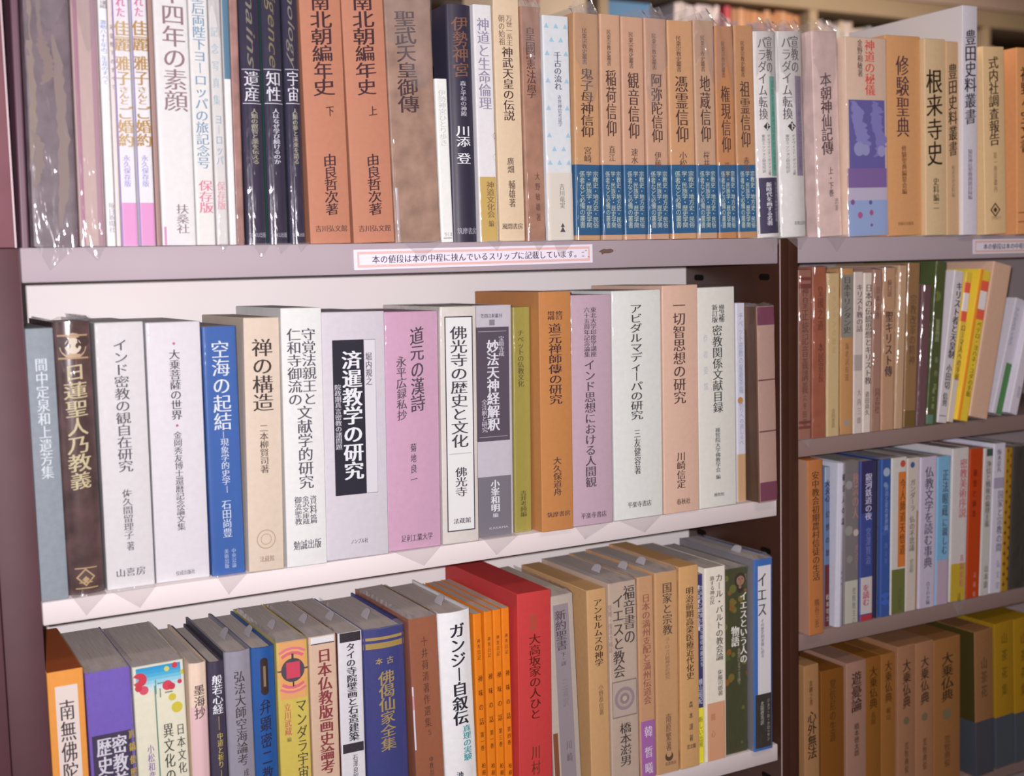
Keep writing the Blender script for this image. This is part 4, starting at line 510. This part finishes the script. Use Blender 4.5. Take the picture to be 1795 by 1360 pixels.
(5,0.9625,0.008,-0.5075,0.0091,0.2117,0.0037,'soft',(95,117,154),'slim book with light blue top and dark red foot, behind the orange-tan box',{'T':[('火火心',0.0764,0.2182,0.5,0.9,(47,41,54),'f'),('幻想の旅',0.2537,0.5749,0.5,0.7,(64,58,75),'f'),('松本零士',0.7905,0.971,0.5,0.6,(177,169,164),'m')],'D':[('r',0,0.6108,1,0.999,(97,43,45)),('r',0,0.001,1,0.0941,(145,162,181))]}),
(5,0.972,-0.003,-0.5075,0.0132,0.2165,0.0255,'hard',(192,193,206),'white hardback with curved spine and black title',{'T':[('観音人の説',0.0533,0.3884,0.66,0.5,(44,39,50),'m'),('日木和',0.6493,0.7541,0.6,0.22,(105,104,116),'m')],'D':[('r',0.72,0.3989,0.86,0.6144,(190,165,177))],'gloss':0.3}),
(5,0.9901,0.0017,-0.5075,0.0263,0.2167,0.005,'soft',(119,114,116),'grey photo-covered book with red title and white foot band',{'T':[('救済の人',0.0754,0.355,0.72,0.42,(173,127,123),'m'),('ガンジー',0.5131,0.6719,0.8,0.24,(173,127,123),'m'),('密教教主の',0.7782,1.0058,0.66,0.24,(115,112,110),'g')],'D':[('r',0,0.7356,1,0.999,(183,183,172)),('c',0.3,0.1451,0.22,(149,148,151)),('c',0.3,0.4252,0.26,(143,145,141)),('c',0.35,0.6013,0.2,(134,133,133)),('c',0.78,0.4427,0.18,(190,174,164))]}),
(5,1.0168,0.0,-0.5075,0.0233,0.2147,0.005,'soft',(61,76,143),'blue book with white title and red and white foot',{'T':[('銀河鉄道の夜',0.0772,0.3683,0.6,0.5,(202,201,226),'m'),('宮澤賢治',0.4146,0.6471,0.6,0.36,(119,129,180),'m'),('を読む',0.7693,0.9062,0.45,0.5,(184,83,102),'b')],'D':[('r',0,0.001,1,0.3255,(54,50,94)),('r',0,0.7261,1,0.9568,(194,188,189)),('r',0,0.964,1,0.999,(176,57,66))]}),
(5,1.0405,0.002,-0.5075,0.0128,0.213,0.0087,'hard',(41,41,70),'dark navy slim hardback with pale edge line',{'T':[],'D':[('r',0.74,0.001,0.8,0.999,(153,161,169))]}),
(5,1.0537,0.0,-0.5075,0.0177,0.2138,0.0087,'soft',(58,88,156),'mid-blue book with cloudy pattern and moon-like face at its top',{'T':[('賢治と星の世界観',0.162,0.4505,0.5,0.34,(139,159,205),'m'),('青土社',0.5229,0.6681,0.5,0.3,(103,124,182),'m')],'D':[('c',0.5,0.0831,0.34,(156,173,187)),('c',0.4,0.162,0.2,(119,140,177)),('c',0.5,0.887,0.5,(68,99,187)),('c',0.4,0.4505,0.4,(66,97,169))]}),
(5,1.0718,0.0,-0.5075,0.0286,0.2135,0.0084,'soft',(201,200,197),'white book with orange title strip and olive foot',{'T':[('今人師道天悟道',0.1359,0.6239,0.72,0.34,(104,62,30),'m'),('小川町著',0.8296,0.9772,0.6,0.2,(86,99,59),'m')],'D':[('r',0.44,0.0925,1,0.701,(206,122,54)),('r',0,0.712,1,0.999,(102,109,62)),('c',0.72,0.0419,0.17,(188,80,62))]}),
(5,1.1008,0.0015,-0.5075,0.0232,0.2103,0.0155,'soft',(198,191,182),'off-white book with small blue mark and tan strip',{'T':[('ガンダーラ',0.1384,0.3464,0.45,0.42,(106,101,102),'m'),('仏の不思議',0.3762,0.6078,0.45,0.42,(106,101,102),'m'),('宮治昭',0.6603,0.7503,0.45,0.3,(123,121,117),'m')],'D':[('c',0.42,0.0459,0.18,(70,92,149)),('r',0.8,0.3464,1,0.999,(169,135,93))]}),
(5,1.1244,0.0,-0.5075,0.0314,0.2092,0.0155,'soft',(192,185,207),'pale lilac volume with large dark vertical title',{'T':[('仏教文学を読む事典',0.0631,0.7351,0.52,0.5,(71,64,88),'m'),('白土わか編',0.8265,0.9793,0.56,0.22,(107,102,126),'m')],'D':[]}),
(5,1.1562,0.0,-0.5075,0.0261,0.2076,0.0155,'soft',(127,188,226),'light blue book with lilac foot band and dark title',{'T':[('正法眼蔵',0.0856,0.4027,0.6,0.44,(55,67,87),'m'),('に親しむ',0.4142,0.6604,0.62,0.4,(55,67,87),'m')],'D':[('r',0,0.6989,1,0.999,(191,172,191))],'wrap':1}),
(5,1.1828,0.0,-0.5075,0.0338,0.2159,0.0243,'soft',(216,213,212),'whitish volume with red title and yellow foot',{'T':[('密教美術序説',0.0697,0.4545,0.66,0.42,(202,87,98),'m'),('真鍋俊照',0.693,0.9101,0.7,0.22,(202,107,118),'m'),('法蔵',0.9476,1.0077,0.6,0.2,(112,98,24),'m')],'D':[('r',0,0.7527,1,0.999,(202,174,28))],'wrap':1,'flap':1}),
(5,1.2169,0.0,-0.5075,0.027,0.2119,0.0288,'soft',(182,66,24),'red-orange hardback beside the yellow-footed one',{'T':[('親鸞と師尊',0.127,0.4694,0.4,0.26,(110,38,24),'m'),('法蔵館',0.8143,1.0069,0.6,0.2,(208,140,122),'m')],'D':[]}),
(5,1.2444,0.0,-0.5075,0.0188,0.2101,0.0341,'soft',(196,196,193),'narrow off-white book with small dark green square at top',{'T':[('浄信と戦後の倫理主義',0.0848,0.5328,0.5,0.5,(91,87,88),'m'),('山本康',0.7894,0.9534,0.6,0.4,(112,107,108),'m')],'D':[('r',0.25,0.0041,1,0.054,(64,87,79))]}),
(5,1.2638,0.0,-0.5075,0.0246,0.215,0.0329,'soft',(207,206,222),'white book with faded lilac band and heavy grey title',{'T':[('阪本是丸',0.0386,0.19,0.45,0.34,(110,104,114),'m'),('国家と宗教の間',0.3114,0.7235,0.66,0.44,(102,99,119),'m'),('弘文堂',0.7695,0.9849,0.66,0.3,(150,149,185),'m')],'D':[('r',0,0.2279,1,0.3,(167,158,185))]}),
(5,1.2888,0.0,-0.5075,0.0145,0.2069,0.0339,'soft',(167,129,34),'gold book with dark woven diamond pattern',{'T':[],'D':[('d',0.22,0.0189,0.22,(112,59,29)),('d',0.78,0.0544,0.22,(112,59,29)),('d',0.22,0.0899,0.22,(112,59,29)),('d',0.78,0.1255,0.22,(112,59,29)),('d',0.22,0.1611,0.22,(112,59,29)),('d',0.78,0.1967,0.22,(112,59,29)),('d',0.22,0.2324,0.22,(112,59,29)),('d',0.78,0.2681,0.22,(112,59,29)),('d',0.22,0.3038,0.22,(112,59,29)),('d',0.78,0.3395,0.22,(112,59,29)),('d',0.22,0.3752,0.22,(112,59,29)),('d',0.78,0.411,0.22,(112,59,29)),('d',0.22,0.4468,0.22,(112,59,29)),('d',0.78,0.4826,0.22,(112,59,29)),('d',0.22,0.5185,0.22,(112,59,29)),('d',0.78,0.5543,0.22,(112,59,29)),('d',0.22,0.5902,0.22,(112,59,29)),('d',0.78,0.6261,0.22,(112,59,29)),('d',0.22,0.6621,0.22,(112,59,29)),('d',0.78,0.698,0.22,(112,59,29)),('d',0.22,0.734,0.22,(112,59,29)),('d',0.78,0.77,0.22,(112,59,29)),('d',0.22,0.806,0.22,(112,59,29)),('d',0.78,0.8421,0.22,(112,59,29)),('d',0.22,0.8782,0.22,(112,59,29)),('d',0.78,0.9143,0.22,(112,59,29)),('d',0.22,0.9504,0.22,(112,59,29))]}),
(5,1.3037,0.0,-0.5075,0.0402,0.2071,0.0362,'soft',(48,48,44),"black plastic-wrapped volume at the frame's edge",{'T':[],'D':[],'wrap':2}),
(6,0.9147,-0.008,-0.7625,0.0253,0.2148,-0.0106,'box',(162,122,82),'pale tan boxed volume with four brushed characters, first on the far lowest shelf',{'T':[('金剛之書',0.0926,0.2483,0.45,0.22,(92,63,39),'m'),('心外無法',0.2838,0.5832,0.5,0.56,(47,35,27),'f')],'D':[]}),
(6,0.9518,0.002,-0.7625,0.0402,0.1981,-0.0061,'box',(125,78,28),'brown boxed volume with barely legible dark title, shorter and beside pale tan box',{'T':[('覚信尼の生涯',0.0649,0.4963,0.5,0.26,(87,53,21),'m')],'D':[]}),
(6,0.9924,-0.002,-0.7625,0.0355,0.2027,-0.0061,'box',(157,121,104),'pinkish tan boxed volume with dark blurred three-character title',{'T':[('遊憂論',0.0653,0.3356,0.5,0.5,(53,40,34),'f'),('橋本徳太郎',0.4132,0.639,0.5,0.24,(77,57,49),'m')],'D':[]}),
(6,1.0283,0.0,-0.7625,0.0283,0.203,-0.0061,'box',(136,89,35),'first of the two dim brown boxed volumes beside pinkish tan box',{'T':[('大乗仏典',0.0626,0.3506,0.5,0.5,(74,46,18),'m'),('長尾',0.374,0.4601,0.5,0.3,(95,60,22),'m')],'D':[],'g':'dim brown boxed volumes'}),
(6,1.057,0.0,-0.7625,0.0261,0.2027,-0.0061,'box',(147,100,48),'second dim brown boxed volume, next to the lighter sutra volumes',{'T':[('大乗仏典',0.0463,0.337,0.5,0.5,(80,52,24),'m'),('梶山',0.3685,0.4554,0.5,0.3,(95,61,22),'m')],'D':[],'g':'dim brown boxed volumes'}),
(6,1.0834,-0.004,-0.7625,0.0332,0.2099,-0.0061,'box',(155,113,83),'first of three tan boxed volumes with brushed titles and green roundels',{'T':[('大乗仏典',0.0907,0.415,0.5,0.44,(55,42,31),'f'),('荒牧典俊',0.6455,0.8579,0.5,0.22,(97,68,51),'m')],'D':[('c',0.5,0.5032,0.17,(113,101,77))],'g':'tan boxed sutra volumes'}),
(6,1.1177,-0.004,-0.7625,0.0344,0.2092,-0.0097,'box',(158,115,84),'middle of three tan boxed volumes with brushed titles and green roundels',{'T':[('大乗仏典',0.0903,0.4191,0.5,0.44,(56,43,32),'f'),('荒牧典俊',0.6529,0.8684,0.5,0.22,(99,69,52),'m')],'D':[('c',0.5,0.5086,0.17,(116,103,79))],'g':'tan boxed sutra volumes'}),
(6,1.153,-0.004,-0.7625,0.0521,0.2073,-0.0117,'box',(147,102,58),'last and widest of three tan boxed volumes with brushed titles, beside dark gap',{'T':[('大乗仏典',0.0996,0.4357,0.5,0.44,(57,44,32),'f'),('荒牧典俊',0.6747,0.895,0.5,0.22,(100,70,53),'m')],'D':[('c',0.5,0.5271,0.17,(117,105,80))],'g':'tan boxed sutra volumes'}),
(6,1.2235,-0.016,-0.7625,0.0363,0.2114,-0.0326,'box',(140,100,64),'dim tan boxed volume with dark banded side, next to the yellow pair',{'T':[('山茶花',0.1743,0.4654,0.5,0.34,(86,71,52),'m')],'D':[],'side':(67,58,24),'dep':0.16,'band':(0.6197,0.995,(67,71,81),[])}),
(6,1.2689,-0.012,-0.7625,0.0391,0.2145,-0.0343,'box',(157,121,24),'first of two mustard yellow volumes with grey-blue lower bands',{'T':[('山茶花集',0.0485,0.5196,0.5,0.3,(105,83,28),'m')],'D':[],'g':'mustard yellow banded volumes','band':(0.6423,0.995,(70,79,89),[])}),
(6,1.3095,-0.012,-0.7625,0.0394,0.2148,-0.0389,'box',(159,123,24),"mustard yellow volume cut by the frame's edge, with grey-blue lower band",{'T':[('山茶花集',0.0814,0.5578,0.5,0.3,(106,84,28),'m')],'D':[],'g':'mustard yellow banded volumes','band':(0.6499,0.995,(70,80,90),[])}),
]
# ---------------------------------------------------------------- the room
FZ, CZ = -1.5, 1.08
mb = MB(); mb.box(-2.2, -2.6, FZ-.05, 5.6, 2.5, FZ, mat('6e625a', .5, .1, .3, 0, 3, 'linoleum')); struct(mb.build('floor'))
mb = MB(); mb.box(-2.2, -2.6, CZ, 5.6, 2.5, CZ+.05, mat('b0a296', .8, .03, .2, 0, 5, 'ceiling board')); struct(mb.build('ceiling'))
wm = mat('b9a898', .8, .04, .2, 0, 4, 'wall plaster')
for nm, b in (('wall_back', (-2.2, 2.5, FZ, 5.6, 2.56, CZ)), ('wall_left', (-2.26, -2.6, FZ, -2.2, 2.5, CZ)), ('wall_right', (5.6, -2.6, FZ, 5.66, 2.5, CZ)), ('wall_front', (-2.2, -2.66, FZ, 5.6, -2.6, CZ))):
    mb = MB(); mb.box(b[0], b[1], b[2], b[3], b[4], b[5], wm); struct(mb.build(nm))

# ---------------------------------------------------------------- bookcases
steel = mat('4c2a32', .6, .08, .5, .05, 30, 'brown painted steel')
steel_dark = mat('40261c', .38, .08, .5, .05, 30, 'brown painted steel')
edge = mat('c8b4b8', .35, 0, .5, 0, 60, 'worn steel edge')
lipg = mat('a89ca4', .62, .03, .3, .03, 12, 'grey painted steel')
white = mat('dcd4d4', .6, .02, .3, .02, 10, 'white painted steel')
slotm = mat('140d0c', .8, 0, .1, 0, 60, 'slot')
def slots(mb, x, zs, ys, sgn):
    for z in zs:
        for y in ys:
            n = 16; vs = []
            for j in range(n):
                a = 2*math.pi*j/n; vs.append((x, y+(.006 if math.cos(a) > 0 else -.006)+.0042*math.cos(a), z+.0042*math.sin(a)))
            mb.add(vs, [tuple(range(n)) if sgn < 0 else tuple(reversed(range(n)))], slotm)
def bookcase(label, x0, x1, shelves, lips, steel_l, steel_r, backm, lt, rt):
    D = .19
    t = thing('bookcase', label, 'bookcase', ((x0+x1)/2, D/2, FZ))
    ox, oy, oz = -(x0+x1)/2, -D/2, -FZ
    def bx(name, a, m, bev=.0012, ex=None):
        q = MB(); q.box(a[0]+ox, a[1]+oy, a[2]+oz, a[3]+ox, a[4]+oy, a[5]+oz, m, bev)
        if ex: ex(q)
        return q.build(name, t)
    zz = [-.048-.05*i for i in range(26)]
    bx('side_panel', (x0-lt, -.002, FZ, x0, D+.004, -.0005), steel_l, .001, lambda q: (slots(q, x0+ox+.0003, [z+oz for z in zz], (.0265+oy, .161+oy), 1), q.box(x0-.0012+ox, -.0026+oy, FZ+oz, x0-.0002+ox, -.0018+oy, -.002+oz, steel_l)))
    bx('side_panel', (x1, -.002, FZ, x1+rt, D+.004, -.0005), steel_r, .001, lambda q: (slots(q, x1+ox-.0003, [z+oz for z in zz], (.0265+oy, .161+oy), -1), q.box(x1+ox, -.0025+oy, FZ+oz, x1+.001+ox, -.0018+oy, -.002+oz, edge)))
    bx('back_panel', (x0, D, FZ, x1, D+.004, -.002), backm, 0)
    for i, (z, l) in enumerate(zip(shelves, lips)):
        bx('top_board' if i == 0 else 'shelf', (x0+.0008, 0, z-(.0318 if i == 0 else .0222), x1-(.0008 if i == 0 else .004), D-.0005, z), l, .0016)
    return t
S1 = [0.0, Z2, Z3, -.99, -1.42]; S2 = [0.0, ZU, ZV, -.7625, -1.08, -1.42]
bookcase('near brown steel bookcase with white shelves, a notice strip on its grey top edge', 0.0, .88, S1, [lipg, white, white, white, white], steel, steel_dark, mat('e8e2e0', .5, .01, .3, 0, 8), .034, .0143)
bookcase('far brown steel bookcase with dim grey-beige shelves beyond the dark double post', .909, 1.80, S2, [lipg]+[mat('86726e', .5, .03, .35, .02, 10)]*5, steel_dark, steel_dark, mat('a89ca0', .5), .0143, .03)
q = MB(); q.box(-.14, -.003, .0, -.0035, .175, .42, mat('7a5058', .45, .06, .4, .05, 25, 'brown painted steel'), .001); q.box(-.0035, -.0035, .0, -.002, .175, .42, edge)
for i in range(9):
    r = random.Random(i); a = r.uniform(-.03, -.008); b = r.uniform(.05, .3); q.box(a, -.0034, b, a+.0008, -.0028, b+r.uniform(.02, .05), edge)
tag(q.build('end_plate'), 'brown scratched steel end plate with pale worn edge, at the top row\'s end', 'bookend')
q = MB(); q.box(-.30, 0, FZ, -.0345, .19, -.0005, mat('4e2c34', .55, .08, .5, .05, 30), .001)
tag(q.build('cabinet_side'), 'brown steel side of the neighbouring case, against the near case\'s post', 'cabinet')

CURVED[0] = False
# notice strips on the shelf edges
def notice(label, x, z, w, h, ry, text, group, frac=1.0):
    t = MB(); pm = mat('e6e2f0', .45, 0, .4); bm_ = mat('e2b8b2', .5)
    t.box(-w/2, -.0006, -h/2, w/2, 0, h/2, pm)
    a = .09*h; e = -.0007
    for (p0, p1, r0, r1) in ((-w/2+a*2, w/2-a*2, h/2-a*2.6, h/2-a*1.2), (-w/2+a*2, w/2-a*2, -h/2+a*1.2, -h/2+a*2.6), (-w/2+a*2, -w/2+a*3.2, -h/2+a*2.6, h/2-a*2.6), (w/2-a*3.2, w/2-a*2, -h/2+a*2.6, h/2-a*2.6)):
        t.add([(p0, e, r0), (p1, e, r0), (p1, e, r1), (p0, e, r1)], [(0, 1, 2, 3)], bm_)
    n = len(text); u0, u1 = .068, .945; m = mat('3c3048', .6)
    for i, c in enumerate(text):
        cx = -w/2+w*(u0+(u1-u0)*(i+.5)/n); put(t, c, cx, 0, w*(u1-u0)/n*.98, h*.44, m, 'm', lambda x, z: (x, -.0009, z))
    m2 = mat('a8a4b8', .6)
    for (a0, b0, a1, b1) in ((.95, -.16, .962, -.1), (.95, .05, .962, .1), (.966, .14, .974, .2), (.976, -.2, .984, -.16)):
        t.add([(-w/2+w*a0, e, h*b0), (-w/2+w*a1, e, h*b0), (-w/2+w*a1, e, h*b1), (-w/2+w*a0, e, h*b1)], [(0, 1, 2, 3)], m2)
    o = t.build('notice_strip'); o.location = (x, -.0002, z); o.rotation_euler = (0, ry, 0)
    return tag(o, label, 'sign', group)
NT = '本の値段は本の中程に挟んでいるスリップに記載しています。'
notice('long white notice strip with pink border stuck on the near bookcase\'s grey top edge', N1X, -.0158, N1W, .0205, N1R, NT, 'price notice strips')
notice('white notice strip with pink border on the far bookcase\'s top edge, cut by the frame', N2X, -.0155, N1W, .0200, 0, NT, 'price notice strips')
q = MB(); sm_ = mat('6a544c', .7); r = random.Random(5); pts = []
for j in range(14):
    a = 2*math.pi*j/14; pts.append((.011*math.cos(a)*r.uniform(.6, 1.1), .0035*math.sin(a)*r.uniform(.4, 1.2)))
q.add([(x, -.0006, z) for x, z in pts]+[(x*1.02, 0, z*1.05) for x, z in pts], [tuple(range(14))]+[(j, 14+j, 14+(j+1) % 14, (j+1) % 14) for j in range(14)], sm_)
o = q.build('tape_scrap'); o.location = (TSX, -.0001, -.013); tag(o, 'small brown torn tape scrap on the grey shelf edge, just past the long notice strip', 'tape')
# ---------------------------------------------------------------- books
for i, b in enumerate(BOOKS): make_book(b, i)

# ---------------------------------------------------------------- distant bookcase against the rear wall
FY = 1.9
beige = mat('98866e', .6, .03, .3, 0, 8, 'beige painted wood')
t = thing('bookcase', 'distant beige bookcase with open compartments, beyond the top rows', 'bookcase', (2.67, FY+.15, FZ))
def part(name, a, m, bev=.002):
    q = MB(); q.box(a[0]-2.67, a[1]-FY-.15, a[2]-FZ, a[3]-2.67, a[4]-FY-.15, a[5]-FZ, m, bev); return q.build(name, t)
ups = [1.07, 1.87, 2.67, 3.47, 4.27]
for x in ups: part('upright', (x-.017, FY, FZ, x+.017, FY+.3, .77), beige)
part('top_rail', (1.053, FY-.002, .77, 4.287, FY+.3, .83), beige)
part('back_board', (1.053, FY+.302, FZ, 4.287, FY+.31, .83), mat('c0ab9c', .7))
for z in (.50, .2, -.12, -.45, -.8, -1.2):
    for a, b in zip(ups[:-1], ups[1:]): part('shelf', (a+.018, FY+.002, z-.02, b-.018, FY+.298, z), beige)
part('valance', (1.053, FY-.004, .832, 4.287, FY+.30, CZ-.002), mat('b29c90', .7))
rnd = random.Random(11)
def far_book(x, w, h, col, label, group, lean=0.0, z=.50, y=FY+.03, dep=.14):
    q = MB(); P = prof(w-.0006, dep, min(.002, w*.2), 0, 0, 3, 3); Q = prof(w-.0026, dep, min(.0012, w*.15), 0, .001, 3, 3)
    o = thing('book', label, 'book', (x+w/2, y, z+.0003+abs(math.sin(lean))*w/2), group, lean)
    u_sheet(q, P, Q, 0, h, mat(col, .5))
    dc = random.Random(int(x*1e4))
    decals(q, [('r', .3, .15, .7, .15+.4*dc.random(), dc.choice(['5a5060', 'b05a50', '4a6a90', 'd8d0d0', '8a7a60']))] if w > .008 else [], w-.0006, h, spine_fn(w-.0006, min(.002, w*.2), 0))
    q.build('cover', o)
    g = MB(); g.box(-w/2+.0015, .003, .0003, w/2-.0015, dep-.001, h-.0005, page_mat()); g.build('page_block', o)
    return o
def run(x, x1, cols, label, group, h0, h1, w0, w1, lean=0.0):
    while True:
        w = rnd.uniform(w0, w1)
        if x+w > x1: break
        far_book(x, w, rnd.uniform(h0, h1), rnd.choice(cols), label, group, lean); x += w+.001
G2 = 'blurred books in the distant bookcase'
run(2.13, 2.30, ['c8bcbc', 'd0c4c8', 'b8aeb4'], 'blurred pale magazine among the white ones in the distant bookcase', G2, .25, .262, .012, .02, .06)
far_book(2.335, .022, .262, 'b03848', 'blurred red book beside the pale magazines in the distant bookcase', G2)
run(2.36, 2.645, ['a8744c', 'b07c54', '9a6a48', 'b88a68'], 'blurred brown book next to the red one in the distant bookcase', G2, .25, .262, .018, .03)
run(2.69, 3.44, ['b4a8a8', 'bcb0b4', 'a8b0b0', 'a098a8', 'b0a090', '9a8aa0'], 'blurred pastel book in the distant bookcase\'s middle compartment', G2, .225, .25, .012, .026)
run(3.49, 4.24, ['a89ca0', 'b8a8a8', '8a94a8', '9c8c90', 'b07868'], 'blurred book in the distant bookcase\'s compartment by the tall white slab', G2, .17, .215, .014, .03)
far_book(1.905, .15, .245, '2f6ea0', 'blurred blue boxed volume behind the tan series, in the distant bookcase', G2)
# pale card with red lettering standing in the first far compartment
q = MB(); q.box(-.2, 0, 0, .2, .003, .262, mat('c8b8a4', .7), .0005)
for i, c in enumerate('Yol'):
    put(q, c, -.02+.04*i, .238, .06, .06, mat('b84048', .6), 'b', lambda x, z: (x, -.0006, z))
q.build('card').location = (1.63, FY+.03, .5006)
tag(bpy.data.objects['card'], 'pale card with red lettering behind the triangle-patterned book', 'card')
# ceiling lamp housings
for x, y in ((.5, -1.2), (2.6, .95)):
    q = MB(); q.box(-.62, -.14, .0, .62, .14, .05, mat('d8d4cc', .5), .01)
    o = q.build('ceiling_lamp'); o.location = (x, y, 1.03); tag(o, 'white fluorescent lamp housing on the ceiling over the %s' % ('aisle' if y < 0 else 'rear bookcases'), 'lamp')

bpy.data.objects.remove(_fo)
